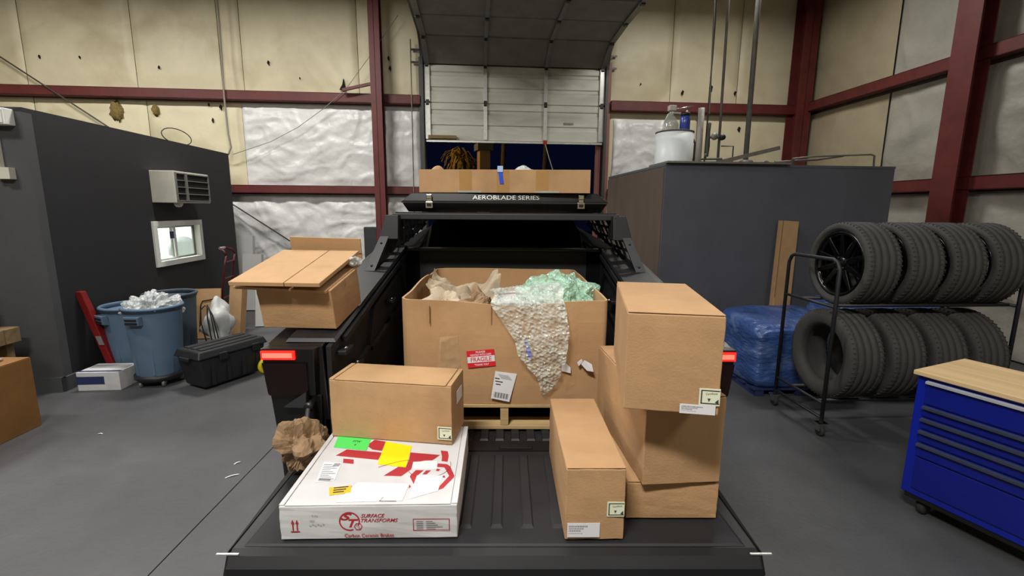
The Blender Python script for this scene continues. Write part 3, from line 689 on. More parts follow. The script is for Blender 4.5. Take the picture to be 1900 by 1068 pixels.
    # rear pillar below the light, tapering inwards
    MB().hexa([P(0.76, 0.50, 0.62), P(0.915, 0.50, 0.62), P(0.94, 0.56, 0.62), P(0.76, 0.56, 0.62), P(0.745, 0.485, 1.14), P(0.957, 0.485, 1.14), P(0.96, 0.56, 1.14), P(0.745, 0.56, 1.14)]).build('rear_pillar', 'truck_black', truck, bevel=0.004)
    # tailgate stay: bracket, pin and cable
    br = MB().add([P(0.895, 0.462, 1.095), P(0.80, 0.455, 1.095), P(0.795, 0.455, 1.165), P(0.895, 0.485, 1.095), P(0.80, 0.485, 1.095), P(0.795, 0.485, 1.165)], [(0, 1, 2), (3, 5, 4), (0, 3, 4, 1), (1, 4, 5, 2), (2, 5, 3, 0)]).build('stay_bracket', 'rack_steel', truck)
    MB().lathe([(0, 0), (0.018, 0), (0.018, 0.05), (0, 0.05)], 12, 'y', c=P(0.785, 0.44, 1.105)).build('stay_pin', 'steel_dark', br)
    MB().tube([P(0.785, 0.45, 1.10), P(0.80, 0.43, 0.98), P(0.80, 0.38, T + 0.03)], 0.013, 8).build('stay_cable', 'trim_black', br)
# rear bumper and tow hitch below the tailgate
MB().prism([(0.48, 0.46), (0.56, 0.42), (1.0, 0.42), (1.0, 0.62), (0.54, 0.78), (0.50, 0.77)], 'x', -0.93, 0.93).build('rear_bumper', 'trim_black', truck, bevel=0.01)
MB().box(-0.06, 0.06, 0.44, 0.60, 0.44, 0.52).build('hitch_receiver', 'steel_dark', truck)
MB().box(-0.72, 0.72, 0.6, 6.0, 0.30, 0.50).build('underbody', 'trim_black', truck)
# cab: bulkhead, rear glass, roof, windscreen wedge
MB().prism([(YE, T - 0.1), (YE + 0.06, T - 0.1), (YE + 0.08, 1.615), (YE + 0.01, 1.615)], 'x', -0.72, 0.72).build('bulkhead', 'bed_plastic', truck)
MB().box(-0.69, 0.69, YE - 0.03, YE + 0.09, 1.615, 1.635).build('tonneau_slot_cover', 'truck_satin', truck, bevel=0.004)
MB().hexa([(-0.62, YE + 0.08, 1.63), (0.62, YE + 0.08, 1.63), (0.62, YE + 0.11, 1.63), (-0.62, YE + 0.11, 1.63), (-0.58, 2.70, 1.855), (0.58, 2.70, 1.855), (0.58, 2.73, 1.855), (-0.58, 2.73, 1.855)]).build('rear_glass', 'glass_black', truck)
cab = MB()
cab.hexa([(-0.99, 3.0, 1.06), (0.99, 3.0, 1.06), (0.98, 6.1, 1.0), (-0.98, 6.1, 1.0), (-0.62, 3.0, 1.85), (0.62, 3.0, 1.85), (0.92, 6.05, 1.02), (-0.92, 6.05, 1.02)])
cab.hexa([(-0.98, 3.0, 0.40), (0.98, 3.0, 0.40), (0.96, 6.15, 0.45), (-0.96, 6.15, 0.45), (-0.99, 3.0, 1.06), (0.99, 3.0, 1.06), (0.97, 6.15, 1.0), (-0.97, 6.15, 1.0)])
cab.hexa([(-0.60, YE + 0.12, 1.05), (0.60, YE + 0.12, 1.05), (0.60, 3.0, 1.05), (-0.60, 3.0, 1.05), (-0.59, 2.72, 1.85), (0.59, 2.72, 1.85), (0.60, 3.0, 1.85), (-0.60, 3.0, 1.85)])
cab.build('cab', 'truck_black', truck, bevel=0.006)
MB().hexa([(-0.60, 3.12, 1.820), (0.60, 3.12, 1.820), (0.78, 5.0, 1.313), (-0.78, 5.0, 1.313), (-0.60, 3.12, 1.826), (0.60, 3.12, 1.826), (0.78, 5.0, 1.319), (-0.78, 5.0, 1.319)]).build('windscreen', 'glass_black', truck)
# scratched "2" on the left bed wall
mbx = MB(); Face((-0.6985, 1.62, 1.48), (0, 1, 0), (0, 0, 1)).text(mbx, "2", 0, 0, None, 0.05, 0.001); mbx.build("scratched_numeral", "ink_grey", truck)
# wheels
tire_me = None
def tire_mesh(R, w, name, mat='rubber', parent=None, grooves=4, rin=None):
    rin = rin or R * 0.66
    h = w / 2; prof = [(rin, -h * 0.80), (rin + 0.03, -h * 0.98), (R * 0.86, -h * 1.02), (R * 0.955, -h * 0.95), (R * 0.99, -h * 0.82)]
    for k in range(grooves):
        x = -h * 0.62 + k * h * 1.24 / (grooves - 1)
        prof += [(R, x - 0.008), (R - 0.009, x - 0.006), (R - 0.009, x + 0.006), (R, x + 0.008)]
    prof += [(R * 0.99, h * 0.82), (R * 0.955, h * 0.95), (R * 0.86, h * 1.02), (rin + 0.03, h * 0.98), (rin, h * 0.80), (rin - 0.0, h * 0.5), (rin + 0.04, 0), (rin, -h * 0.5)]
    return MB().lathe(prof, 56, 'x', closed=True)
def wheel_parts(parent, R, w, spokes=10):
    rin = R * 0.765; h = w / 2
    rim = MB().lathe([(rin + 0.012, -h * 0.86), (rin + 0.012, -h * 0.80), (rin - 0.012, -h * 0.74), (rin - 0.02, h * 0.75), (rin + 0.01, h * 0.85), (rin - 0.03, h * 0.85), (rin - 0.035, -h * 0.72), (rin - 0.01, -h * 0.88)], 48, 'x', closed=True).build('rim', 'wheel_black', parent)
    sp = None
    for k in range(spokes):
        a = 2 * PI * k / spokes
        if sp is None:
            sp = MB().hexa([(-h * 0.70, -0.030, 0.04), (-h * 0.50, -0.030, 0.04), (-h * 0.50, 0.030, 0.04), (-h * 0.70, 0.030, 0.04), (-h * 0.84, -0.016, rin - 0.015), (-h * 0.66, -0.016, rin - 0.015), (-h * 0.66, 0.016, rin - 0.015), (-h * 0.84, 0.016, rin - 0.015)]).build('spoke', 'wheel_black', rim, bevel=0.004)
        else: share(sp, rim, rot=(a, 0, 0))
    MB().lathe([(0.0, -h * 0.76), (0.045, -h * 0.76), (0.075, -h * 0.70), (0.075, -h * 0.40), (0, -h * 0.40)], 20, 'x').build('hub', 'wheel_black', rim)
    nut = None
    for k in range(5):
        a = 2 * PI * k / 5
        q = (-h * 0.74, 0.055 * math.cos(a), 0.055 * math.sin(a))
        if nut is None: nut = MB().lathe([(0, -0.012), (0.010, -0.012), (0.011, 0.01), (0, 0.01)], 6, 'x').build('lug_nut', 'steel_dark', rim, loc=q)
        else: share(nut, rim, q)
    return rim
tw = tire_mesh(WR, 0.28, 't').build('wheel', 'rubber', truck, loc=(-0.82, AX_R, WR)); 
MB().lathe([(0, -0.10), (0.27, -0.10), (0.285, -0.12), (0.285, 0.10), (0, 0.10)], 32, 'x').build('wheel_cover', 'trim_black', tw)
for (x, y_, a) in ((0.82, AX_R, PI), (-0.82, AX_F, 0), (0.82, AX_F, PI)):
    c = share(tw, truck, (x, y_, WR), (0, 0, a))
    for ch in [q for q in bpy.data.objects if q.parent == tw]: share(ch, c)

# ------------------------------------------------------------------ bed rack
rack = thing('bed_rack', 'black steel bed rack with slatted side panels above the truck bed', 'rack', (0.02, 1.6, 1.60))
def R_(x, y, z): return (x, y - 1.6, z - 1.60)
MB().box(-0.715, 0.715, 0.0, 0.08, 0.245, 0.282).build('crossbar', 'rack_steel', rack, bevel=0.004)
MB().box(-0.70, 0.70, 0.015, 0.065, 0.282, 0.290).build('crossbar_cap', 'rack_dark', rack)
MB().box(-0.715, 0.715, 1.20, 1.28, 0.245, 0.282).build('crossbar', 'rack_steel', rack, bevel=0.004)
for s in (-1, 1):
    def P(x, y, z): return R_(s * x, y, z)
    def plate(ps, x0, x1, x2=None): n = len(ps); return MB().add([P(x0 if q[1] < 1.7 or x2 is None else x0, *q) for q in ps] + [P(x1, *q) for q in ps], [tuple(range(n)), tuple(range(2 * n - 1, n - 1, -1))] + [(i, (i + 1) % n, n + (i + 1) % n, n + i) for i in range(n)])
    zr = railz(1.40) + 0.013
    st = MB().hexa([P(0.785, 1.400, zr), P(0.845, 1.400, zr), P(0.845, 1.412, zr), P(0.785, 1.412, zr), P(0.722, 1.515, 1.742), P(0.775, 1.515, 1.742), P(0.775, 1.527, 1.742), P(0.722, 1.527, 1.742)]).build('end_strut', 'rack_steel', rack)
    for f_ in (0.14, 0.80):
        MB().lathe([(0, 0), (0.007, 0), (0.007, 0.006), (0, 0.006)], 10, 'y', c=P(0.815 - 0.066 * f_, 1.396 + 0.115 * f_, zr + f_ * (1.742 - zr))).build('bolt', 'trim_black', st)
    MB().hexa([P(0.665, 1.515, 1.725), P(0.785, 1.515, 1.725), P(0.785, 1.67, 1.725), P(0.665, 1.67, 1.725), P(0.665, 1.54, 1.872), P(0.745, 1.54, 1.872), P(0.745, 1.69, 1.872), P(0.665, 1.69, 1.872)]).build('corner_bracket', 'rack_dark', rack, bevel=0.004)
    # slatted side panel: its foot follows the rail, it leans in to the crossbar at the top
    def zb(y): return zr + 0.006 + (y - 1.41) * (0.20 if y < 1.9 else 0.16)
    def xa(y, z): return 0.80 - 0.10 * max(0, min(1, (z - 1.55) / 0.32))
    def ztop(y): return min(1.862, 1.56 + (y - 1.42) * 1.5)
    def strip(pts, w, name):                  # flat strip along (y, z) points lying in the panel's plane
        mb = MB()
        for (y0, z0), (y1, z1) in zip(pts[:-1], pts[1:]): mb.bar(P(xa(y0, z0), y0, z0), P(xa(y1, z1), y1, z1), w, 0.006, (1, 0, 0.3))
        return mb.build(name, 'rack_steel', rack)
    strip([(1.42, zb(1.42) + 0.01), (1.9, zb(1.9) + 0.01), (2.85, zb(2.85) + 0.01)], 0.035, 'panel_lower_rail')
    strip([(1.54, 1.855), (2.88, 1.858)], 0.035, 'panel_upper_rail')
    for k in range(9):
        y0 = 1.46 + k * 0.15; z0 = zb(y0); y1 = y0 + 0.20; z1 = min(1.855, ztop(y1))
        if z1 - z0 < 0.04: continue
        if k % 3 == 2: strip([(y0, z0), (y0 + 0.07, z0 + (z1 - z0) * 0.45), (y0 + 0.03, z0 + (z1 - z0) * 0.6), (y1, z1)], 0.052, 'slat')
        else: strip([(y0, z0), (y1, z1)], 0.048, 'slat')
    for k, zz in enumerate((1.66, 1.72, 1.79)):
        strip([(1.52 + k * 0.035, zz), (2.2 + 0.3 * k, zz + 0.01)], 0.020, 'cross_slat')

# ------------------------------------------------------------------ rooftop tent case
tent = thing('rooftop_tent', 'black hard-shell rooftop tent case with two silver latches and lettering', 'rooftop tent', (0.012, 1.68, 1.8915))
sh = MB()
def shell(x, y0, y1, z0, x2, y02, z1): return MB().hexa([(-x, y0, z0), (x, y0, z0), (x, y1, z0), (-x, y1, z0), (-x2, y02, z1), (x2, y02, z1), (x2, y1 - 0.01, z1), (-x2, y1 - 0.01, z1)])
shell(0.63, 0.04, 2.10, 0.0, 0.664, 0.008, 0.058).build('lower_shell', 'truck_black', tent, bevel=0.005)
MB().box(-0.668, 0.668, 0.0, 2.12, 0.058, 0.066).build('gasket', 'rubber', tent)
shell(0.668, 0.0, 2.12, 0.066, 0.60, 0.012, 0.122).build('lid', 'truck_black', tent, bevel=0.005)
mb = MB(); Face((0, 0.0, 0.066), (1, 0, 0), (0, 0.21, 1)).text(mb, 'AEROBLADE SERIES', -0.208, 0.014, 0.430, 0.027, 0.0055, bold=0.0)
mb.build('lettering', 'galv', tent)
for x in (-0.485, 0.490):
    la = MB().box(x - 0.024, x + 0.024, -0.022, 0.002, 0.024, 0.066).build('latch', 'chrome', tent, bevel=0.004)
    MB().box(x - 0.018, x + 0.018, -0.022, -0.004, 0.082, 0.112).build('latch_keeper', 'chrome', la, bevel=0.004)
    MB().bar((x, -0.014, 0.06), (x, -0.012, 0.09), 0.030, 0.006).build('latch_hook', 'chrome', la)
    MB().box(x - 0.014, x + 0.014, -0.027, -0.022, 0.034, 0.054).build('latch_plate', 'steel_dark', la)

# ------------------------------------------------------------------ carton builder
def skin(w, d, h, bow=0.004, seed=0.0):      # closed box with slightly bowed, uneven faces
    bm = bmesh.new(); bmesh.ops.create_cube(bm, size=1)
    bmesh.ops.subdivide_edges(bm, edges=bm.edges, cuts=7, use_grid_fill=True)
    mb = MB()
    for v in bm.verts:
        x, y, z = v.co
        bx = bow * (1 - (2 * y) ** 2) * (1 - (2 * z) ** 2); by = bow * (1 - (2 * x) ** 2) * (1 - (2 * z) ** 2); bz = bow * (1 - (2 * x) ** 2) * (1 - (2 * y) ** 2)
        n = 0.0018 * fr(x * 4 + seed, y * 4, z * 4)
        px = x * w + (bx + n) * (2 * x if abs(x) > 0.49 else 0); py = y * d + (by + n) * (2 * y if abs(y) > 0.49 else 0)
        pz = z * h + (bz * (1 if z > 0 else 0) + n * (1 if z > 0 else 0)) * (2 * z if abs(z) > 0.49 else 0)
        mb.v.append((px + w / 2, py + d / 2, pz + h / 2))
    bm.verts.ensure_lookup_table()
    for f in bm.faces: mb.f.append(tuple(v.index for v in f.verts)); mb.sm.append(False)
    bm.free()
    return mb
def carton(name, label, loc, rz, w, d, h, mat='kraft', rot=None, seed=0.0, seam=None, group=None, bow=0.004):
    t = thing(name, label, 'box', loc, rz, group, rot)
    b = skin(w, d, h, bow, seed).build('body', mat, t, bevel=0.003, seg=2)
    if seam == 'y':                          # two top flaps meeting on a line along the length
        for x0, x1 in ((0.002, w / 2 - 0.0015), (w / 2 + 0.0015, w - 0.002)): MB().box(x0, x1, 0.002, d - 0.002, h + bow * 0.6, h + bow * 0.6 + 0.004).build('flap', mat, t, bevel=0.0015)
    elif seam == 'x':
        for y0, y1 in ((0.002, d / 2 - 0.0015), (d / 2 + 0.0015, d - 0.002)): MB().box(0.002, w - 0.002, y0, y1, h + bow * 0.6, h + bow * 0.6 + 0.004).build('flap', mat, t, bevel=0.0015)
    elif seam == 'ends':                     # one lid between two folded-over end strips
        MB().box(0.022, w - 0.022, 0.0, d, h + bow * 0.4, h + bow * 0.4 + 0.004).build('lid', mat, t, bevel=0.0015)
        for x0, x1 in ((0.0, 0.018), (w - 0.018, w)): MB().box(x0, x1, 0.002, d - 0.002, h, h + 0.006).build('end_strip', mat, t, bevel=0.0015)
    elif seam == 'one':
        MB().box(0.001, w - 0.001, 0.001, d - 0.001, h + bow * 0.5, h + bow * 0.5 + 0.003).build('flap', mat, t, bevel=0.0015)
    return t
def certificate(t, F, u, v, w, h):           # cream sticker with a wavy frame and a small arrow
    s = F.slab(MB(), rect(u, v, u + w, v + h), 0.0, 0.0012).build('certificate_sticker', 'cream_sticker', t)
    mb = MB(); b = 0.08 * w
    for q in (rect(u + b, v + b, u + w - b * 0.3, v + b * 1.7), rect(u + b, v + h - b * 1.7, u + w - b * 0.3, v + h - b), rect(u + b, v + b, u + b * 1.8, v + h - b)): F.polys(mb, [q], 0.0016)
    F.text(mb, 'Certificate', u + w * 0.32, v + h * 0.62, w * 0.55, h * 0.12, 0.0016, shear=0.2, ang=0.10)
    F.polys(mb, [[(u + w * 0.40, v + h * 0.42), (u + w * 0.48, v + h * 0.22), (u + w * 0.56, v + h * 0.42)], [(u + w * 0.76, v + h * 0.20), (u + w * 0.95, v + h * 0.10), (u + w * 0.93, v + h * 0.40)]], 0.0016)
    mb.build('printed_frame', 'ink', s)
def white_label(t, F, u, v, w, h, seed=1):
    rnd = random.Random(seed)
    s = F.slab(MB(), rect(u, v, u + w, v + h), 0.0, 0.0012).build('white_label', 'white_paper', t)
    mb = MB()
    for k, (hh, fr_) in enumerate(((0.13, 0.62), (0.10, 0.5), (0.10, 0.36), (0.04, 0.45))):
        x = u + w * 0.05; vv = v + h * (0.72 - k * 0.15)
        while x < u + w * fr_:
            ww = rnd.uniform(0.02, 0.07) * w; F.polys(mb, [rect(x, vv, x + ww, vv + h * hh * 0.8)], 0.0016); x += ww + w * 0.012
    mb.build('printed_lines', 'ink_grey', s)

# --- white mailer box with red print
WBX = (-0.661, -0.078, T + 0.0045)
ww, wd, wh = 0.541, 0.515, 0.112
wbx = thing('brake_box', 'flat white box with red printed logo, lying on the tailgate', 'box', WBX, 0.02)
skin(ww, wd, wh, 0.002, 3).build('body', 'white_card', wbx, bevel=0.003)
MB().box(0.018, ww - 0.02, 0.001, wd - 0.002, wh + 0.0005, wh + 0.004).build('lid', 'white_card', wbx, bevel=0.0015)
MB().box(0.0, 0.0155, 0.004, wd - 0.002, wh, wh + 0.005).build('side_strip', 'white_card', wbx, bevel=0.0015)
MB().box(ww - 0.0175, ww + 0.001, 0.004, wd - 0.002, wh, wh + 0.005).build('side_strip', 'white_card', wbx, bevel=0.0015)
TF = Face((0, 0, wh + 0.0042), (1, 0, 0), (0, 1, 0))
red = [[(0.074, 0.288), (0.101, 0.332), (0.238, 0.307), (0.236, 0.256)],
    [(0.232, 0.389), (0.185, 0.404), (0.173, 0.376), (0.176, 0.35), (0.197, 0.329), (0.234, 0.319)],
    [(0.109, 0.267), (0.148, 0.26), (0.156, 0.231), (0.117, 0.238)],
    [(0.342, 0.306), (0.454, 0.286), (0.431, 0.25), (0.404, 0.249), (0.387, 0.243), (0.364, 0.24), (0.366, 0.194), (0.34, 0.151), (0.28, 0.155), (0.317, 0.208), (0.345, 0.207), (0.346, 0.258)],
    [(0.452, 0.318), (0.479, 0.312), (0.486, 0.279), (0.486, 0.239), (0.464, 0.244), (0.462, 0.277)],
    [(0.453, 0.229), (0.486, 0.223), (0.499, 0.208), (0.519, 0.149), (0.517, 0.139), (0.489, 0.08), (0.475, 0.071), (0.476, 0.092), (0.501, 0.15), (0.479, 0.202), (0.453, 0.206)],
    [(0.383, 0.187), (0.41, 0.186), (0.392, 0.15), (0.395, 0.143), (0.39, 0.104), (0.369, 0.148), (0.371, 0.16)],
    [(0.418, 0.184), (0.435, 0.185), (0.424, 0.161), (0.409, 0.16)], [(0.455, 0.195), (0.467, 0.19), (0.461, 0.179), (0.452, 0.182)],
    [(0.376, 0.102), (0.384, 0.09), (0.378, 0.081)], [(0.478, 0.151), (0.487, 0.151), (0.488, 0.138), (0.481, 0.141)]]
mb = TF.polys(MB(), red, 0.0004)
mb.build('printed_logo', 'red_print', wbx)
mb = MB()
arc = [(0.425 + 0.075 * math.cos(a), 0.215 + 0.075 * math.sin(a)) for a in [(-150 + i * 12) * PI / 180 for i in range(15)]]
mb.tube([TF.p(u, v, 0.001) for u, v in arc], 0.0008, 4)
arc = [(0.25 + 0.10 * i / 8, 0.205 + 0.045 * math.sin(i / 8 * 1.4)) for i in range(9)]
mb.tube([TF.p(u, v, 0.0022) for u, v in arc], 0.0008, 4)
mb.build('printed_line', 'red_print', wbx)
g = TF.slab(MB(), [(0.034, 0.44), (0.17, 0.41), (0.176, 0.321), (0.046, 0.348)], 0.0004, 0.0014).build('green_label', 'green_label', wbx)
mb = MB(); TF.text(mb, 'FTW', 0.105, 0.385, 0.032, 0.014, 0.0018, bold=0.02, ang=-0.15); TF.text(mb, '4', 0.115, 0.358, None, 0.014, 0.0018, ang=-0.15); mb.build('printed_text', 'dark_green', g)
TF.slab(MB(), [(0.232, 0.389), (0.339, 0.35), (0.345, 0.204), (0.241, 0.226)], 0.0004, 0.0016).build('yellow_label', 'yellow_label', wbx)
g = TF.slab(MB(), [(0.121, 0.089), (0.19, 0.099), (0.199, 0.061), (0.137, 0.047)], 0.0004, 0.0014).build('small_yellow_label', 'mustard_label', wbx)
mb = MB()
for k in range(3): TF.polys(mb, [rrect(0.138 + k * 0.003, 0.082 - k * 0.012, 0.045 - k * 0.006, 0.006, 0.17)], 0.0018)
mb.build('printed_text', 'ink', g)
for q in ([(0.205, 0.117), (0.375, 0.104), (0.371, 0.016), (0.170, 0.012)], [(0.392, 0.154), (0.48, 0.151), (0.474, 0.065), (0.388, 0.023)], [(0.364, 0.239), (0.449, 0.244), (0.454, 0.191), (0.367, 0.193)]):
    TF.slab(MB(), q, 0.0004, 0.0013).build('white_patch_label', 'white_paper', wbx)
s = TF.slab(MB(), [(0.048, 0.245), (0.112, 0.238), (0.125, 0.130), (0.066, 0.120)], 0.0004, 0.001).build('shipping_label', 'white_paper', wbx)
mb = MB()
for k in range(9): TF.polys(mb, [rrect(0.054 + k * 0.002, 0.225 - k * 0.011, 0.03 + 0.02 * ((k * 7) % 3) / 2, 0.004, -0.06)], 0.0014)
TF.polys(mb, [rrect(0.088, 0.215, 0.022, 0.02, -0.06), rrect(0.070, 0.128, 0.04, 0.012, -0.06)], 0.0014)
mb.build('printed_lines', 'ink_grey', s)
mb = MB(); TF.polys(mb, [[(0.300, 0.014), (0.352, 0.013), (0.352, 0.016), (0.300, 0.017)], [(0.300, 0.014), (0.303, 0.014), (0.310, 0.035), (0.307, 0.035)]], 0.0018); mb.build('torn_edge', 'ink_grey', wbx)
FF = Face((0, -0.0022, 0), (1, 0, 0), (0, 0, 1))
mb = MB()
for u in (0.040, 0.053):                     # "this way up" arrows
    FF.polys(mb, [rect(u - 0.0018, 0.034, u + 0.0018, 0.056), [(u - 0.0052, 0.056), (u + 0.0052, 0.056), (u, 0.070)]], 0.0004)
FF.polys(mb, [rect(0.033, 0.028, 0.060, 0.0315)], 0.0004); mb.build('printed_arrows', 'red_print', wbx); mb = MB()
FF.text(mb, 'SURFACE', 0.247, 0.074, 0.073, 0.0125, 0.0004, shear=0.35, bold=0.012)
FF.text(mb, 'TRANSFORMS', 0.247, 0.058, 0.113, 0.0125, 0.0004, shear=0.35, bold=0.012); mb.build('printed_name', 'red_print', wbx); mb = MB()
FF.text(mb, 'Carbon Ceramic Brakes', 0.195, 0.008, 0.150, 0.012, 0.0004, bold=0.012); mb.build('printed_slogan', 'red_print', wbx); mb = MB()
def annulus(mb, cu, cv, r0, r1, a0, a1, n, F, l):
    for i in range(n):
        a, b = a0 + (a1 - a0) * i / n, a0 + (a1 - a0) * (i + 1) / n
        F.polys(mb, [[(cu + r0 * math.cos(a), cv + r0 * math.sin(a)), (cu + r1 * math.cos(a), cv + r1 * math.sin(a)), (cu + r1 * math.cos(b), cv + r1 * math.sin(b)), (cu + r0 * math.cos(b), cv + r0 * math.sin(b))]], l)
annulus(mb, 0.212, 0.062, 0.0275, 0.0318, -0.55, 2 * PI - 1.2, 40, FF, 0.0004)
FF.text(mb, 'S', 0.186, 0.066, 0.034, 0.024, 0.0006, shear=0.35, bold=0.03)
FF.text(mb, 'T', 0.209, 0.042, 0.030, 0.028, 0.0006, shear=0.35, bold=0.03)
annulus(mb, 0.238, 0.044, 0.0105, 0.0135, 0, 2 * PI, 6, FF, 0.0006)
FF.text(mb, 'C', 0.2315, 0.044, None, 0.0075, 0.0006); FF.text(mb, 'C', 0.238, 0.0365, None, 0.0075, 0.0006); mb.build('printed_emblem', 'red_print', wbx); mb = MB()
for q in (rect(0.405, 0.028, 0.517, 0.030), rect(0.405, 0.066, 0.517, 0.068), rect(0.405, 0.028, 0.407, 0.068), rect(0.515, 0.028, 0.517, 0.068)): FF.polys(mb, [q], 0.0004)
mb.build('printed_address_frame', 'red_print', wbx)
mb = MB()
for k in range(5):
    FF.polys(mb, [rect(0.415, 0.058 - k * 0.006, 0.436, 0.060 - k * 0.006), rect(0.445, 0.058 - k * 0.006, 0.465 + 0.008 * (k % 3) + (0.03 if k == 3 else 0), 0.060 - k * 0.006)], 0.0004)
FF.text(mb, 'TEX', 0.092, 0.062, 0.016, 0.007, 0.0014, shear=0.2); FF.text(mb, 'T.N.', 0.098, 0.080, 0.02, 0.006, 0.0014, shear=0.2)
for k in range(6): FF.polys(mb, [rrect(0.090 + k * 0.008, 0.048 + 0.004 * (k % 2), 0.006, 0.002, 0.2)], 0.0014)
mb.build('faint_print', 'ink_grey', wbx)

# --- cartons
onw = carton('carton', 'long brown carton lying on the flat white box', (-0.659, 0.356, T + 0.123), -0.145, 0.487, 0.19, 0.232, 'kraft_b', seed=5, seam='ends')
Fz = Face((0, -0.0042, 0), (1, 0, 0), (0, 0, 1))
certificate(onw, Fz, 0.432, 0.022, 0.055, 0.052)
Fs = Face((0.487 + 0.0042, 0, 0), (0, 1, 0), (0, 0, 1))
Fs.slab(MB(), rect(0.06, 0.14, 0.14, 0.19), 0, 0.0012).build('white_label', 'white_paper', onw)

fb = carton('carton', 'narrow upright brown carton at the tailgate end, with a barcode label low on its front', (0.212, -0.078, T + 0.0055), 0.005, 0.181, 0.520, 0.235, 'kraft', seed=9, seam='one')
white_label(fb, Fz, 0.006, 0.012, 0.100, 0.048, 4)
certificate(fb, Fz, 0.126, 0.082, 0.053, 0.049)
bb = carton('carton', 'low brown carton at the bottom of the stack of three', (0.425, 0.022, T + 0.0055), 0.0, 0.302, 0.56, 0.128, 'kraft_c', seed=12, seam='one')
mid = carton('carton', 'brown carton in the middle of the stack of three', (0.466, -0.004, T + 0.1415), 0.073, 0.258, 0.560, 0.290, 'kraft_c', seed=15, seam='y')
top = carton('carton', 'large brown carton on top of the stack of three, with a certificate sticker', (0.370, -0.088, T + 0.440), -0.175, 0.262, 0.560, 0.285, 'kraft', seed=18, seam='one')
certificate(top, Fz, 0.206, 0.030, 0.056, 0.050)
white_label(top, Fz, 0.156, 0.002, 0.096, 0.028, 8)

# --- carton and flattened cartons on the left rail
tl = math.atan(K)
rb = carton('carton', 'brown carton resting on the left bed rail', (-1.035, 0.625, railz(0.625) + 0.018), 0, 0.325, 0.300, 0.180, 'kraft_c', rot=(tl, 0, -0.07), seed=22)
MB().add([(0.327, 0.10, 0.165), (0.3275, 0.16, 0.172), (0.3275, 0.15, 0.125), (0.327, 0.12, 0.125)], [(0, 1, 2, 3)]).build('clear_tape', 'clear_tape', rb)
def sheet(name, label, loc, rot, w, d, th, mat, fold=None, bend=0.0):
    t = thing(name, label, 'cardboard', loc, 0, 'flattened cartons on the rail carton', rot)
    if fold is None: fold = w
    def pn(x0, x1, z0, nm):
        b = MB().hexa([(x0, 0, z0), (x1, 0, z0), (x1, d, z0), (x0, d, z0), (x0, 0, z0 + th), (x1, 0, z0 + th), (x1, d, z0 + th), (x0, d, z0 + th)]).build(nm, mat, t, bevel=0.002)
    if fold < w: pn(0, fold - 0.002, 0, 'panel'); pn(fold + 0.002, w, 0, 'panel')
    else: pn(0, w, 0, 'panel')
    return t
RBL = Vector((-1.035, 0.625, railz(0.625) + 0.018)); RR = Matrix.Rotation(-0.07, 3, 'Z') @ Matrix.Rotation(tl, 3, 'X')
def onrb(x, y, z): return RBL + RR @ Vector((x, y, z))
sheet('flattened_carton', 'lower flattened brown carton sticking out under the folded one on the rail carton', onrb(-0.085, -0.02, 0.187), (tl, 0.035, -0.07), 0.40, 0.40, 0.012, 'kraft_c')
sheet('flattened_carton', 'upper folded brown carton with a centre crease on the rail carton', onrb(-0.075, -0.055, 0.2145), (tl + 0.02, 0.0, -0.07), 0.385, 0.44, 0.018, 'kraft_b', fold=0.235)
fp = thing('cardboard_flap', 'upright brown cardboard strip standing behind the folded carton on the rail', 'cardboard', onrb(-0.06, 0.43, 0.190), rot=(tl, 0.02, -0.05))
MB().box(0, 0.36, 0, 0.008, 0, 0.105).build('panel', 'kraft_c', fp)
MB().box(0, 0.36, -0.003, 0.0, 0.030, 0.033).build('crease', 'kraft_edge', fp)
FOLD = {}
def folds(p, scale, seed):                   # planar facets meeting in sharp creases
    if seed not in FOLD:
        rn = random.Random(int(seed * 1000)); L_ = []
        for k in range(9):
            d = Vector((rn.gauss(0, 1), rn.gauss(0, 1), rn.gauss(0, 1))).normalized(); L_.append((d, rn.uniform(0.5, 1.7), rn.random()))
        FOLD[seed] = L_
    t = 0.0
    for d, f, ph in FOLD[seed]:
        q = p.dot(d) * f * scale + ph; t += (abs(q - math.floor(q) - 0.5) * 4 - 1) / f
    return t / 4.5
def crumple(n, fn0, amp, scale, seed, facets=True):
    c0 = Vector((0, 0, 0))
    for a in range(6):
        for b in range(6): c0 += Vector(fn0(a / 6, b / 6))
    c0 /= 36
    def fn(u, v):
        p = Vector(fn0(u, v)); s1 = Vector((seed, seed * 1.7, seed * 0.6))
        wv = Vector((noise.noise(p * scale * 0.4 + s1), noise.noise(p * scale * 0.4 + s1 * 2), noise.noise(p * scale * 0.4 - s1)))
        k = folds(p + wv * (0.6 / scale), scale * 0.55, seed) + 0.35 * folds(p + wv * (0.5 / scale), scale * 1.3, seed + 0.5)
        if facets == 'z': r = Vector((0.25, -0.3, 1)).normalized()
        else:
            r = (p - c0); r = r.normalized() if r.length > 1e-5 else Vector((0, 0, 1))
        return p + r * k * amp * 1.3 + wv * amp * 0.7
    return fn
def blob(cx, cy, cz, rx, ry, rz_):
    def f(u, v):
        th = u * 2 * PI; ph = (v - 0.5) * PI
        return (cx + rx * math.cos(ph) * math.cos(th), cy + ry * math.cos(ph) * math.sin(th), cz + rz_ * math.sin(ph))
    return f
tag(MB().grid(20, 12, crumple(0, blob(0, 0, 0.0, 0.045, 0.05, 0.02), 0.02, 30, 4), smooth=False).build('plastic_scrap', 'clear_bag', loc=onrb(0.300, 0.31, 0.215)), 'scrap of clear plastic poking out beside the carton on the rail', 'plastic')

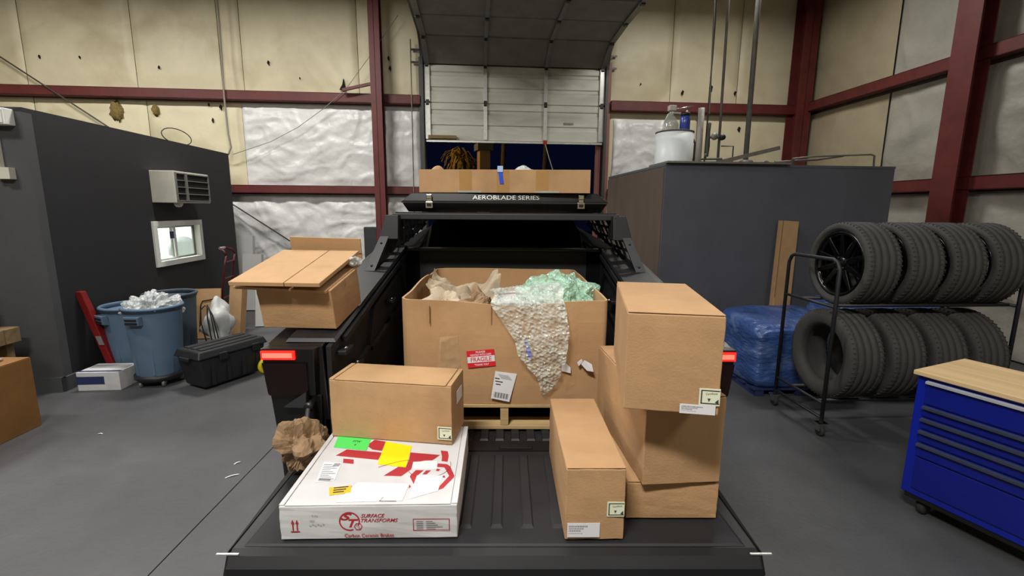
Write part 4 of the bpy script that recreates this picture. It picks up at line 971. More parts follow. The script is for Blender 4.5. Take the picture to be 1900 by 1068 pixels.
# crumpled kraft paper at the left corner of the tailgate
tag(MB().grid(36, 24, crumple(0, blob(0, 0, 0.092, 0.074, 0.09, 0.088), 0.030, 30, 4.7), smooth=False).build('crumpled_paper', 'paper_kraft', loc=(-0.758, 0.32, T + 0.012)), 'ball of crumpled brown kraft paper beside the flat white box', 'packing paper')

# --- pallet
pal = thing('wooden_pallet', 'wooden pallet on the bed floor under the big open box', 'pallet', (0.02, 0.657, T + 0.0005))
dk = None
for k in range(7):
    y0 = 0.0 + k * 0.168
    MB().box(-0.50, 0.50, y0, y0 + 0.105, 0.108, 0.124).build('deck_board', 'pallet_wood', pal, bevel=0.002)
for x in (-0.48, 0.0, 0.48): MB().box(x - 0.019, x + 0.019, 0.004, 1.10, 0.020, 0.107).build('stringer', 'pallet_wood', pal, bevel=0.002)
for y0 in (0.0, 0.36, 0.72, 1.0): MB().box(-0.50, 0.50, y0, y0 + 0.10, 0.002, 0.019).build('bottom_board', 'pallet_wood', pal, bevel=0.002)

# --- big open box
BB = (0.02, 0.66, T + 0.1255)
big = thing('bulk_box', 'big open brown corrugated box on the pallet, with a red fragile sticker', 'box', BB)
bw0, bw1, bd, bh, cr = -0.468, 0.462, 1.12, 0.488, 0.06
def outline(k=0.0, n=5):                     # rounded rectangle, inset by k
    pts = []
    for (cx, cy, a0) in ((bw0 + cr, cr, PI), (bw1 - cr * 0.4, cr * 0.4, 1.5 * PI), (bw1 - cr, bd - cr, 0), (bw0 + cr, bd - cr, 0.5 * PI)):
        r = (cr * 0.4 if (cx > 0 and cy < 0.3) else cr) - k
        pts += [(cx + r * math.cos(a0 + i / n * PI / 2), cy + r * math.sin(a0 + i / n * PI / 2)) for i in range(n + 1)]
    out = []
    for i in range(len(pts)):
        a, b = pts[i], pts[(i + 1) % len(pts)]; L_ = math.hypot(b[0] - a[0], b[1] - a[1]); m = max(1, int(L_ / 0.05))
        out += [(a[0] + (b[0] - a[0]) * j / m, a[1] + (b[1] - a[1]) * j / m) for j in range(m)]
    return out
def topz(x, y):
    z = bh + 0.006 * fr(x * 3, y * 3, 2)
    if y < 0.1: z -= 0.026 * math.exp(-((x - 0.02) / 0.22) ** 2)
    if x < bw0 + 0.08 and 0.25 < y < 0.8: z += 0.012 * math.sin((y - 0.25) * 5)
    return z
oo_, oi_ = outline(0), outline(0.010)
NV = 10; mb = MB(); n = len(oo_)
def wpt(p, q, f, inset):
    x, y = p; z = topz(x, y) * f
    if y < 0.02: y += 0.010 * math.sin(f * PI) * (-1 if abs(x) < 0.3 else 0.3) * (1 - (x / 0.5) ** 2) + 0.006 * fr(x * 5, f * 3, 1)
    return (x, y, z)
vs = []
for j in range(NV + 1): vs += [wpt(p, None, j / NV, 0) for p in oo_]
for j in range(NV, -1, -1): vs += [wpt(p, None, j / NV, 1) for p in oi_]
rows = 2 * (NV + 1)
mb.add(vs, [(r * n + i, r * n + (i + 1) % n, (r + 1) * n + (i + 1) % n, (r + 1) * n + i) for r in range(rows - 1) for i in range(n)], False)
mb.add([(p[0], p[1], 0.002) for p in oo_], [tuple(range(n))])
mb.build('walls', 'kraft', big)
mb = MB(); mb.box(bw0 + 0.03, bw1 - 0.03, 0.03, bd - 0.03, 0.02, 0.03); mb.build('inner_floor', 'kraft_in', big)
BF = Face((0, -0.012, 0), (1, 0, 0), (0, 0, 1))
def creases(mb, us, v0, v1):
    for u in us: mb.box(u - 0.0012, u + 0.0012, -0.009, 0.0, v0, v1)
    return mb
creases(MB(), (-0.335, -0.06), 0.38, 0.462).build('score_line', 'kraft_edge', big)
a_ = 0.09
s = BF.slab(MB(), rrect(-0.165, 0.178, 0.125, 0.078, a_), 0, 0.0015).build('fragile_sticker', 'red_label', big)
c, si = math.cos(a_), math.sin(a_)
def at(u, v): return (-0.165 + c * u - si * v, 0.178 + si * u + c * v)
BF.slab(MB(), [at(0.001, 0.022), at(0.124, 0.022), at(0.124, 0.050), at(0.001, 0.050)], 0.0015, 0.0019).build('white_band', 'white_paper', s)
mb = MB(); BF.text(mb, 'FRAGILE', *at(0.016, 0.0265), 0.094, 0.020, 0.0024, bold=0.01, ang=a_); mb.build('lettering', 'red_label', s)
mb = MB(); BF.text(mb, 'PLEASE', *at(0.042, 0.066), 0.042, 0.0085, 0.002, bold=0.02, ang=a_); mb.build('top_lettering', 'white_paper', s); mb = MB(); BF.text(mb, 'HANDLE WITH CARE', *at(0.016, 0.0535), 0.094, 0.0085, 0.002, bold=0.02, ang=a_); mb.build('middle_lettering', 'white_paper', s); mb = MB(); BF.text(mb, '"THANK YOU"', *at(0.030, 0.0065), 0.066, 0.009, 0.002, bold=0.02, ang=a_); mb.build('bottom_lettering', 'white_paper', s)
s = BF.slab(MB(), [(-0.062, 0.034), (0.022, 0.016), (0.056, 0.150), (-0.042, 0.163)], 0, 0.0015).build('shipping_label', 'white_paper', big)
mb = MB()
for k in range(16): BF.polys(mb, [rrect(-0.050 + k * 0.0042, 0.040 - k * 0.0008, 0.0012 + 0.0018 * ((k * 5) % 3) / 2, 0.026, -0.17)], 0.002)
for k in range(3): BF.polys(mb, [rrect(-0.044 + k * 0.002, 0.128 - k * 0.014, 0.022 + 0.012 * (k % 2), 0.005, -0.17)], 0.002)
mb.build('printed_barcode', 'ink', s)
mb = MB()
for k in range(6): BF.polys(mb, [rrect(-0.030 + k * 0.003, 0.148 - k * 0.004, 0.05, 0.0015, -0.17)], 0.002)
mb.build('printed_lines', 'ink_grey', s)
BF.slab(MB(), [(0.258, 0.165), (0.30, 0.155), (0.298, 0.182), (0.275, 0.203), (0.258, 0.198)], 0, 0.003).build('torn_label', 'white_paper', big)
BF.slab(MB(), [(0.328, 0.205), (0.335, 0.190), (0.352, 0.212), (0.348, 0.222)], 0, 0.006).build('torn_label', 'white_paper', big)
MB().add([BF.p(0.345, 0.198, 0.002), BF.p(0.372, 0.170, 0.010), BF.p(0.400, 0.168, 0.020), BF.p(0.392, 0.202, 0.014), BF.p(0.360, 0.218, 0.006)], [(0, 1, 2, 3, 4)]).build('torn_label', 'white_paper', big)
MB().add([BF.p(-0.30, 0.17, 0.001), BF.p(-0.20, 0.18, 0.001), BF.p(-0.21, 0.33, 0.001), BF.p(-0.29, 0.32, 0.001)], [(0, 1, 2, 3)]).build('clear_tape', 'clear_tape', big)

# contents of the big box
def tworld(x, y, z): return (BB[0] + x, BB[1] + y, BB[2] + z)
inner = carton('white_carton', 'white printed carton lying inside the big open box', tworld(-0.14, 0.30, 0.032), 0.05, 0.40, 0.34, 0.385, 'white_card', seed=31)
FI = Face((0, 0, 0.385 + 0.0045), (1, 0, 0), (0, 1, 0))
mb = MB(); annulus(mb, 0.20, 0.12, 0.10, 0.125, 0.6, 2.6, 14, FI, 0.001); mb.build('printed_arc', 'red_print', inner)
# kraft paper: a big folded sheet and smaller crumpled pieces
def paper1(u, v):
    x = -0.40 + 0.36 * u; y = 0.30 + 0.34 * v
    z = 0.43 + 0.075 * (1 - u) ** 1.5 + 0.10 * math.exp(-((u - 0.95) / 0.16) ** 2) * v - 0.05 * math.sin(PI * u) + 0.03 * v
    return (x, y, z + 0.015)
tag(MB().grid(56, 46, crumple(0, paper1, 0.034, 10, 6.1, 'z'), smooth=False).build('kraft_paper', 'paper_grey', loc=tworld(0, 0, 0)), 'large folded grey-brown kraft paper sheet in the big open box', 'packing paper')
tag(MB().grid(40, 28, crumple(0, blob(-0.29, 0.19, 0.435, 0.085, 0.10, 0.050), 0.032, 20, 3.3), smooth=False).build('kraft_paper', 'paper_pale', loc=tworld(0, 0, 0)), 'small pale crumpled paper near the front left of the big open box', 'packing paper')
tag(MB().grid(40, 28, crumple(0, blob(-0.13, 0.16, 0.440, 0.075, 0.09, 0.05), 0.034, 20, 8.4), smooth=False).build('kraft_paper', 'paper_kraft', loc=tworld(0, 0, 0)), 'small tan crumpled paper at the front of the big open box', 'packing paper')
tag(MB().grid(20, 20, crumple(0, lambda u, v: (-0.44 + 0.87 * u, 0.05 + 1.02 * v, 0.28 + 0.03 * math.sin(9 * u + 5 * v)), 0.04, 7, 1.7), smooth=False).build('paper_fill', 'kraft_in', loc=tworld(0, 0, 0)), 'brown paper fill lining the inside of the big open box', 'packing paper')
# bubble wrap: a mound inside, draped over the front edge and hanging to a point
bub = thing('bubble_wrap', 'clear greenish bubble wrap spilling over the front of the big open box', 'bubble wrap', tworld(0, 0, 0))
MB().grid(80, 56, crumple(0, blob(0.26, 0.36, 0.38, 0.20, 0.26, 0.165), 0.040, 14, 5.5), smooth=False).build('mound', 'bubble_green', bub)
def drape(u, v):                             # v: 0 inside the box .. 1 hanging tip
    if v < 0.42:
        t_ = v / 0.42; y = 0.28 - 0.30 * t_; z = 0.475 + 0.035 * math.sin(PI * t_) + 0.05 * u * (1 - t_)
        x0 = -0.06 - 0.0 * t_; x1 = 0.26 - 0.0 * t_
    else:
        t_ = (v - 0.42) / 0.58; y = -0.022 - 0.020 * math.sin(PI * t_); z = 0.482 - 0.43 * t_ + 0.03 * t_ * u
        x0 = -0.06 + 0.24 * min(1, t_ * 1.02); x1 = 0.26 + 0.03 * math.sin(PI * min(1, t_ * 1.3)) - 0.01 * t_ + (-0.035 * max(0, t_ - 0.85) / 0.15)
    x0 += 0.012 * fr(v * 9, 2, 5) + 0.01 * math.sin(v * 23); x1 += 0.012 * fr(v * 8, 7, 5)
    x = x0 + (x1 - x0) * u
    e = 0.005 * fr(x * 22, v * 9, 3) + 0.012 * fr(x * 9, v * 5, 8)
    # rows of bubbles
    bx = x / 0.016; bz = z / 0.014 + 0.5 * (int(math.floor(bx)) % 2)
    q = (bx - math.floor(bx) - 0.5) ** 2 + (bz - math.floor(bz) - 0.5) ** 2
    h = 0.003 * max(0, 1 - q * 4)
    return (x + 0.006 * fr(z * 30, u * 5, 4), y - abs(e) - (h if v >= 0.42 else 0), z + (abs(e) + h if v < 0.42 else 0))
MB().grid(90, 170, drape).build('hanging_sheet', 'bubble_clear', bub)
MB().grid(2, 6, lambda u, v: (0.085 + 0.018 * u + 0.02 * v, -0.030 - 0.004 * math.sin(9 * v), 0.315 - 0.085 * v)).build('blue_tape', 'blue_tape', bub)

# --- shallow box on the tent
rfx = thing('tray_box', 'long shallow open brown box on the rooftop tent, with blue tape on its rim', 'box', (-0.540, 1.70, 2.0160), -0.051)
tw_, td_, th_ = 1.095, 0.60, 0.144
for nm, b in (('front_panel', (0, tw_, 0, 0.007)), ('back_panel', (0, tw_, td_ - 0.007, td_)), ('side_panel', (0, 0.007, 0.007, td_ - 0.007)), ('side_panel', (tw_ - 0.007, tw_, 0.007, td_ - 0.007))):
    x0, x1, y0, y1 = b; MB().box(x0, x1, y0, y1, 0, th_).build(nm, 'kraft_b', rfx)
MB().box(0.007, tw_ - 0.007, 0.007, td_ - 0.007, 0, 0.007).build('bottom_panel', 'kraft_in', rfx)
for u in (0.26, 0.50, 0.75): MB().box(u, u + 0.08, -0.0012, 0.0, 0.005, th_ - 0.004).build('packing_tape', 'tape', rfx)
for u in (0.26, 0.76): MB().box(u - 0.01, u + 0.14, -0.003, 0.0, 0.0, 0.012).build('shiny_tape', 'galv', rfx)
bt = MB().hexa([(0.520, -0.006, 0.055), (0.546, -0.006, 0.055), (0.546, -0.003, 0.055), (0.520, -0.003, 0.055), (0.508, -0.006, th_ + 0.004), (0.534, -0.006, th_ + 0.004), (0.534, -0.003, th_ + 0.004), (0.508, -0.003, th_ + 0.004)]).build('blue_tape', 'blue_tape', rfx)
MB().box(0.505, 0.540, -0.009, 0.012, th_ - 0.015, th_ + 0.022).build('pale_tape', 'pale_blue', rfx)
tag(MB().box(0, 0.09, 0, 0.01, 0, 0.155).build('cardboard_scrap', 'kraft_c', loc=(-0.29, 2.05, 2.025), rz=0.1), 'cardboard scrap standing up inside the shallow box on the tent', 'cardboard')
tag(MB().grid(20, 12, crumple(0, blob(0, 0, 0.09, 0.07, 0.07, 0.085), 0.03, 12, 4), smooth=False).build('plastic_bag', 'clear_bag', loc=(0.14, 1.97, 2.035)), 'clear plastic bag sticking out of the shallow box on the tent', 'plastic bag')
tag(MB().grid(16, 10, crumple(0, blob(0, 0, 0.09, 0.055, 0.05, 0.065), 0.014, 12, 9), smooth=False).build('crumpled_paper', 'kraft_b', loc=(-0.45, 1.86, 2.035)), 'crumpled tan paper in the corner of the shallow box on the tent', 'packing paper')

# ================================================================== left side of the hall
def trash_can(loc, rz, label, mat, r0=0.225, r1=0.285, h=0.72, z0=0.0, casters=True):
    t = thing('trash_can', label, 'trash can', loc, rz, 'trash cans by the office wall')
    b = MB().lathe([(0.0, z0), (r0 - 0.01, z0), (r0 - 0.009, z0), (r0, z0 + 0.012), (r0 + 0.001, z0 + 0.02), (r0 + (r1 - r0) * 0.3, z0 + h * 0.3), (r0 + (r1 - r0) * 0.6, z0 + h * 0.6), (r0 + (r1 - r0) * 0.88, z0 + h * 0.88), (r0 + (r1 - r0) * 0.9, z0 + h * 0.9), (r1 - 0.004, z0 + h * 0.92), (r1, z0 + h * 0.93), (r1 - 0.012, z0 + h * 0.93), (r0 - 0.008, z0 + h * 0.10), (0.0, z0 + h * 0.08)], 40).build('body', mat, t)
    MB().lathe([(r1 - 0.012, z0 + h * 0.93), (r1 + 0.004, z0 + h * 0.93), (r1 + 0.006, z0 + h * 0.965), (r1 + 0.018, z0 + h * 0.965), (r1 + 0.020, z0 + h * 0.985), (r1 + 0.010, z0 + h), (r1 - 0.006, z0 + h), (r1 - 0.012, z0 + h * 0.98)], 40, closed=True).build('rim', mat, t)
    for a in (-1.75, 1.39):
        hb = MB(); ca, sa = math.cos(a), math.sin(a)
        def Q(u, o, z): return (ca * (r1 + o) - sa * u, sa * (r1 + o) + ca * u, z0 + z)
        hb.hexa([Q(-0.075, -0.03, h * 0.76), Q(0.075, -0.03, h * 0.76), Q(0.075, 0.035, h * 0.78), Q(-0.075, 0.035, h * 0.78), Q(-0.08, -0.01, h * 0.90), Q(0.08, -0.01, h * 0.90), Q(0.08, 0.045, h * 0.90), Q(-0.08, 0.045, h * 0.90)])
        g = hb.build('handle', mat, t, bevel=0.006)
        for zz in (0.80, 0.845):
            MB().hexa([Q(-0.06, 0.030, h * zz), Q(0.06, 0.030, h * zz), Q(0.06, 0.046, h * zz), Q(-0.06, 0.046, h * zz), Q(-0.06, 0.034, h * (zz + 0.025)), Q(0.06, 0.034, h * (zz + 0.025)), Q(0.06, 0.048, h * (zz + 0.025)), Q(-0.06, 0.048, h * (zz + 0.025))]).build('handle_groove', 'tote_black', g)
    for k in range(8):                        # moulded ribs
        a = k * PI / 4 + 0.25; ca, sa = math.cos(a), math.sin(a)
        q = [(ca * r0 * 1.0, sa * r0 * 1.0, z0 + 0.03), (ca * (r1 - 0.03), sa * (r1 - 0.03), z0 + h * 0.74)]
        MB().bar(q[0], q[1], 0.02, 0.02, (ca, sa, 0)).build('rib', mat, t)
    if casters:
        MB().lathe([(0, z0 - 0.06), (0.20, z0 - 0.06), (0.235, z0 - 0.03), (0.235, z0 + 0.01), (0, z0 + 0.01)], 32).build('dolly', 'tote_black', t)
        for k in range(5):
            a = k * 2 * PI / 5 + 0.3; x, y = 0.19 * math.cos(a), 0.19 * math.sin(a)
            w = MB().lathe([(0, -0.012), (0.032, -0.012), (0.036, -0.006), (0.036, 0.006), (0.032, 0.012), (0, 0.012)], 16, 'x', c=(x, y, 0.036)).build('caster', 'galv_dull', t)
            MB().box(x - 0.018, x + 0.018, y - 0.02, y + 0.02, 0.045, z0 - 0.055).build('caster_fork', 'galv_dull', w)
    return t
trash_can((-3.80, 3.58, 0), 0.15, 'blue-grey round trash can on a wheeled dolly, full of clear plastic', 'bin_blue', r0=0.21, r1=0.262, h=0.76, z0=0.115)
trash_can((-4.30, 3.92, 0), -0.3, 'blue-grey round trash can standing behind the wheeled one', 'bin_blue', h=0.80, z0=0.01, casters=False)
trash_can((-4.32, 4.56, 0), 0.4, 'dark empty trash can at the back against the office wall', 'bin_grey', h=0.82, z0=0.01, casters=False)
tag(MB().grid(70, 48, crumple(0, blob(0, 0, 0, 0.225, 0.225, 0.13), 0.06, 16, 3.9), smooth=False).build('plastic_film', 'clear_bag', loc=(-3.82, 3.60, 0.84)), 'crumpled clear plastic film heaped in the wheeled trash can', 'plastic')

# white and blue flat box on the floor
t = thing('flat_box', 'white carton with a blue printed band on the floor by the trash cans', 'box', (-4.465, 3.30, 0.001), 0.07)
skin(0.42, 0.30, 0.20, 0.002, 2).build('body', 'white_card', t, bevel=0.003)
ff = Face((0, -0.0025, 0), (1, 0, 0), (0, 0, 1)); ft = Face((0, 0, 0.2025), (1, 0, 0), (0, 1, 0))
ff.slab(MB(), rect(0.0, 0.07, 0.27, 0.155), 0, 0.001).build('blue_print', 'navy', t)
ft.slab(MB(), rect(0.0, 0.02, 0.42, 0.05), 0, 0.001).build('blue_print', 'navy', t)
ft.slab(MB(), rect(0.02, 0.14, 0.40, 0.24), 0, 0.001).build('blue_print', 'ink_grey', t)

# black wheeled tote
tt = thing('storage_tote', 'black lidded storage tote with yellow wheels on the floor', 'tote', (-3.14, 3.25, 0.001), 1.12)
# local x = length, y = depth
L0, W0 = 0.76, 0.40
MB().hexa([(0.05, 0.03, 0.02), (L0 - 0.05, 0.03, 0.02), (L0 - 0.05, W0 - 0.03, 0.02), (0.05, W0 - 0.03, 0.02), (0.0, 0.0, 0.36), (L0, 0.0, 0.36), (L0, W0, 0.36), (0.0, W0, 0.36)]).build('body', 'tote_black', tt, bevel=0.03, seg=3)
ld = MB().hexa([(-0.02, -0.02, 0.35), (L0 + 0.02, -0.02, 0.35), (L0 + 0.02, W0 + 0.02, 0.35), (-0.02, W0 + 0.02, 0.35), (0.01, 0.01, 0.43), (L0 - 0.01, 0.01, 0.43), (L0 - 0.01, W0 - 0.01, 0.43), (0.01, W0 - 0.01, 0.43)]).build('lid', 'tote_black', tt, bevel=0.015, seg=3)
for yy in (0.05, 0.16, 0.27): MB().box(0.06, L0 - 0.06, yy, yy + 0.08, 0.428, 0.440).build('lid_rib', 'tote_black', ld, bevel=0.005)
MB().box(-0.035, 0.0, 0.14, 0.30, 0.32, 0.36).build('handle', 'tote_black', tt, bevel=0.008)
for xx in (0.20, 0.58): MB().box(xx, xx + 0.09, -0.03, -0.002, 0.30, 0.38).build('latch', 'tote_black', tt, bevel=0.006)
for k in range(4): MB().box(0.12 + k * 0.17, 0.16 + k * 0.17, 0.006, 0.030, 0.05, 0.33).build('wall_rib', 'tote_black', tt)
for yy in (-0.045, W0 + 0.045):
    w = MB().lathe([(0.05, -0.02), (0.085, -0.02), (0.09, -0.01), (0.09, 0.01), (0.085, 0.02), (0.05, 0.02)], 24, 'y', c=(L0 - 0.06, yy, 0.092), closed=True).build('wheel', 'wheel_yellow', tt)
    MB().lathe([(0, -0.016), (0.055, -0.014), (0.055, 0.014), (0, 0.016)], 20, 'y', c=(L0 - 0.06, yy, 0.092)).build('wheel_hub', 'wheel_yellow', w)
    MB().lathe([(0, -0.024), (0.012, -0.024), (0.012, 0.024), (0, 0.024)], 10, 'y', c=(L0 - 0.06, yy, 0.092)).build('axle', 'steel_dark', w)

# red leaning jack handle in the corner
t = thing('floor_jack_handle', 'red steel jack beam leaning on the dark office wall', 'jack', W(-4.20, 4.02, 0.0), BA)
MB().hexa([(0.05, -0.05, 0.0), (0.13, -0.05, 0.0), (0.13, 0.05, 0.0), (0.05, 0.05, 0.0), (-0.19, -0.09, 1.0), (-0.12, -0.09, 1.0), (-0.12, -0.02, 1.0), (-0.19, -0.02, 1.0)]).build('beam', 'jack_red', t, bevel=0.006)
MB().box(0.02, 0.17, -0.09, 0.09, 0.0, 0.03).build('foot', 'jack_red', t)
MB().hexa([(-0.02, -0.078, 0.40), (0.03, -0.078, 0.40), (0.03, -0.070, 0.40), (-0.02, -0.070, 0.40), (-0.045, -0.082, 0.50), (0.005, -0.082, 0.50), (0.005, -0.074, 0.50), (-0.045, -0.074, 0.50)]).build('sticker', 'galv', t)

# hand truck
ht = thing('hand_truck', 'dark red hand truck with a looped handle leaning by the office window', 'hand truck', W(-4.00, 6.05, 0), BA - 1.45)
for x in (-0.17, 0.17):
    MB().tube([(x, 0.0, 0.06), (x, 0.16, 1.05), (x, 0.19, 1.20)], 0.014, 8).build('upright', 'maroon', ht)
MB().tube([(-0.17, 0.19, 1.20), (-0.165, 0.16, 1.27), (-0.10, 0.08, 1.30), (0.10, 0.08, 1.30), (0.165, 0.16, 1.27), (0.17, 0.19, 1.20)], 0.016, 8).build('handle', 'maroon', ht)
MB().tube([(-0.09, 0.08, 1.30), (0.09, 0.08, 1.30)], 0.021, 8).build('grip', 'galv', ht)
for z in (0.25, 0.55, 0.85, 1.1): MB().bar((-0.17, 0.02 + z * 0.14, z), (0.17, 0.02 + z * 0.14, z), 0.03, 0.012).build('crossbar', 'maroon', ht)
MB().box(-0.19, 0.19, -0.22, 0.0, 0.02, 0.035).build('toe_plate', 'steel_dark', ht)
for x in (-0.22, 0.22): MB().lathe([(0.03, -0.025), (0.12, -0.03), (0.13, 0), (0.12, 0.03), (0.03, 0.025)], 24, 'x', c=(x, 0.12, 0.13), closed=True).build('wheel', 'rubber', ht)

# leaning sheet goods behind the tote
def leaning(name, label, x, y, rz, w, h, th, lean, mat, edge=None, cat='panel', group='boards leaning by the back wall'):
    t = thing(name, label, cat, W(x, y, 0.002), BA + rz, group)
    c, s = math.cos(lean), math.sin(lean)
    def Q(a, b, d): return (a, b * s + d * c, b * c - d * s + th * s)
    MB().hexa([Q(0, 0, 0), Q(w, 0, 0), Q(w, 0, th), Q(0, 0, th), Q(0, h, 0), Q(w, h, 0), Q(w, h, th), Q(0, h, th)]).build('panel', mat, t, bevel=0.002)
    if edge:
        MB().hexa([Q(-0.004, 0, 0.0), Q(0, 0, 0.0), Q(0, 0, th), Q(-0.004, 0, th), Q(-0.004, h, 0.0), Q(0, h, 0.0), Q(0, h, th), Q(-0.004, h, th)]).build('edge', edge, t)
    return t
t = leaning('cardboard_sheet', 'brown cardboard sheet with a cut corner line leaning behind the tote', -4.24, 5.55, 0.10, 0.40, 0.74, 0.03, 0.30, 'kraft_c', 'kraft_edge')
MB().add([], []).tube([(0.14, 0.03, 0.12), (0.14, 0.135, 0.48), (0.16, 0.155, 0.54), (0.34, 0.165, 0.57)], 0.008, 5).build('cut_line', 'hole', t)
leaning('cardboard_bundle', 'thick brown cardboard bundle leaning next to the cut sheet', -3.80, 5.75, -0.2, 0.20, 0.80, 0.12, 0.20, 'kraft_c', 'mdf_edge')
leaning('foam_board', 'tall white board with a tan edge leaning against the back wall', -4.40, 7.50, 0.0, 0.34, 1.05, 0.10, 0.15, 'board_white', 'mdf_edge')
leaning('foam_board', 'taller pale board behind the white board at the back wall', -4.62, 7.80, 0.0, 0.30, 1.38, 0.10, 0.10, 'board_white', 'mdf_edge')
leaning('foam_board', 'long white board slanting behind the rail carton', -3.62, 6.25, 0.1, 0.42, 0.86, 0.05, 0.22, 'board_white', 'mdf_edge')
tag(MB().grid(26, 18, crumple(0, blob(0, 0, 0.33, 0.16, 0.16, 0.30), 0.05, 9, 5.2)).build('plastic_sack', 'bag_white', loc=W(-3.50, 5.0, 0.045)), 'grey-white plastic sack slumped between trash cans and boards', 'sack')
t = thing('bent_wire_frame', 'thin dark bent wire frame standing beside the plastic sack', 'wire frame', W(-3.48, 4.70, 0.0), BA)
MB().tube([(0.0, 0, 0.0), (-0.09, 0.02, 0.45), (-0.08, 0.02, 0.62), (-0.02, 0.02, 0.68), (0.03, 0.02, 0.62), (0.10, 0.0, 0.0)], 0.008, 6).build('loop', 'wire_dark', t)
MB().tube([(0.02, 0.05, 0.0), (-0.03, 0.06, 0.5), (-0.01, 0.05, 0.68), (0.04, 0.05, 0.55), (0.12, 0.05, 0.0)], 0.008, 6).build('loop', 'wire_dark', t)

# big brown carton and bench at the left edge of the view
lb = carton('carton', 'weathered amber-brown carton on the floor at the left by the workbench', (-4.98, 1.62, 0.001), 0.03, 0.92, 0.88, 0.62, 'kraft_dark', seed=41, seam='y')
tag(MB().grid(14, 8, lambda u, v: (0.30 * u, 0.22 * v, 0.012 + 0.012 * math.sin(7 * u) * math.sin(5 * v) + 0.03 * (1 - abs(2 * v - 1)))).build('folded_cloth', 'board_white', loc=(-4.50, 2.20, 0.632), solid=0.012), 'pale folded cloth on the amber-brown carton', 'cloth')
wbn = thing('workbench', 'rough wooden workbench with a thick top behind the amber-brown carton', 'workbench', (-4.74, 2.52, 0), 0.04)
for k in range(4): MB().box(-1.5, 0.0, 0.0 + k * 0.15, 0.145 + k * 0.15, 0.60, 0.745).build('top_plank', 'wood_old', wbn, bevel=0.004)
for (x, yy) in ((-0.13, 0.05), (-0.13, 0.52), (-1.4, 0.05), (-1.4, 0.52)): MB().box(x - 0.05, x + 0.05, yy, yy + 0.07, 0, 0.60).build('leg', 'wood_old', wbn)
MB().box(-1.4, -0.1, 0.06, 0.55, 0.28, 0.31).build('shelf', 'wood_old', wbn)
t = carton('white_carton', 'small white carton standing on the workbench', (-5.25, 2.75, 0.748), 0.05, 0.34, 0.25, 0.30, 'white_card', seed=44, seam='one')

# ================================================================== right side of the hall
# tyre rack
TA = 0.05
rk = thing('tire_rack', 'black wheeled tire rack with two tiers at the right', 'rack', (2.74, 2.36, 0), TA)
LEN, DEP = 1.62, 0.64
def ef(x):
    return [(x, 0.0, 0.12), (x, 0.0, 1.44), (x, 0.03, 1.50), (x, 0.08, 1.52), (x, DEP - 0.08, 1.52), (x, DEP - 0.03, 1.50), (x, DEP, 1.44), (x, DEP, 0.12)]
for x in (0.0, LEN):
    e = MB().tube(ef(x), 0.016, 8).build('end_frame', 'rack_dark', rk)
    MB().tube([(x, 0, 0.16), (x, DEP, 0.16)], 0.014, 8).build('end_crossbar', 'rack_dark', e)
    for yy in (0.0, DEP):
        c = MB().lathe([(0, -0.016), (0.04, -0.016), (0.045, -0.008), (0.045, 0.008), (0.04, 0.016), (0, 0.016)], 20, 'x', c=(x, yy, 0.046)).build('caster', 'rubber', rk)
        MB().hexa([(x - 0.03, yy - 0.025, 0.05), (x - 0.018, yy - 0.025, 0.05), (x - 0.018, yy + 0.025, 0.05), (x - 0.03, yy + 0.025, 0.05), (x - 0.03, yy - 0.03, 0.115), (x + 0.03, yy - 0.03, 0.115), (x + 0.03, yy + 0.03, 0.115), (x - 0.03, yy + 0.03, 0.115)]).build('caster_fork', 'chrome', c)
        MB().box(x - 0.045, x + 0.045, yy - 0.035, yy + 0.035, 0.112, 0.122).build('caster_plate', 'chrome', c)
for z in (1.131, 0.292):
    for yy in (0.075, 0.42): MB().tube([(0, yy, z), (LEN, yy, z)], 0.016, 8).build('rail', 'rack_dark', rk)
    for x in (0.0, LEN): MB().tube([(x, 0.0, z), (x, DEP, z)], 0.013, 8).build('rail_support', 'rack_dark', rk)
ax = Vector((math.cos(TA), math.sin(TA), 0))
def tire_row(c0, R, w, step, n, wheel, labels):
    first = None
    for k in range(n):
        c = Vector(c0) + ax * (w / 2 + step * k)
        if first is None:
            t = thing('tire', labels[k], 'tire', c, TA, 'tires on the rack')
            tire_mesh(R, w, 't', rin=R * (0.76 if wheel else 0.64)).build('tread_and_sidewalls', 'rubber_tread', t)
            if wheel: wheel_parts(t, R, w, 10)
            sip = MB()
            for j in range(60):
                a = 2 * PI * j / 60
                for s in (-1, 1):
                    p0 = (s * w * 0.33, (R - 0.0035) * math.cos(a), (R - 0.0035) * math.sin(a)); p1 = (s * w * 0.45, (R * 0.978) * math.cos(a + 0.04), (R * 0.978) * math.sin(a + 0.04))
                    sip.bar(p0, p1, 0.008, 0.010, (0, math.cos(a), math.sin(a)))
            so = sip.build('tread_blocks', 'rubber_tread', t); so['kind'] = 'stuff'
            first = t
        else:
            t = copy_tree(first); t.location = c; t.rotation_euler = (0.35 * k, 0, TA) if False else (0, 0, TA); t['label'] = labels[k]
tire_row((2.88, 2.615, 1.4655), 0.36, 0.29, 0.365, 4, True, ['mounted tire with black spoked wheel at the free end of the rack\'s top tier', 'second mounted tire along the top tier of the rack', 'third mounted tire along the top tier of the rack', 'fourth mounted tire along the top tier of the rack'])
tire_row((2.82, 2.61, 0.6690), 0.393, 0.29, 0.365, 4, False, ['bare tire without a wheel at the free end of the rack\'s bottom tier', 'second bare tire along the bottom tier of the rack', 'third bare tire along the bottom tier of the rack', 'fourth bare tire along the bottom tier of the rack'])

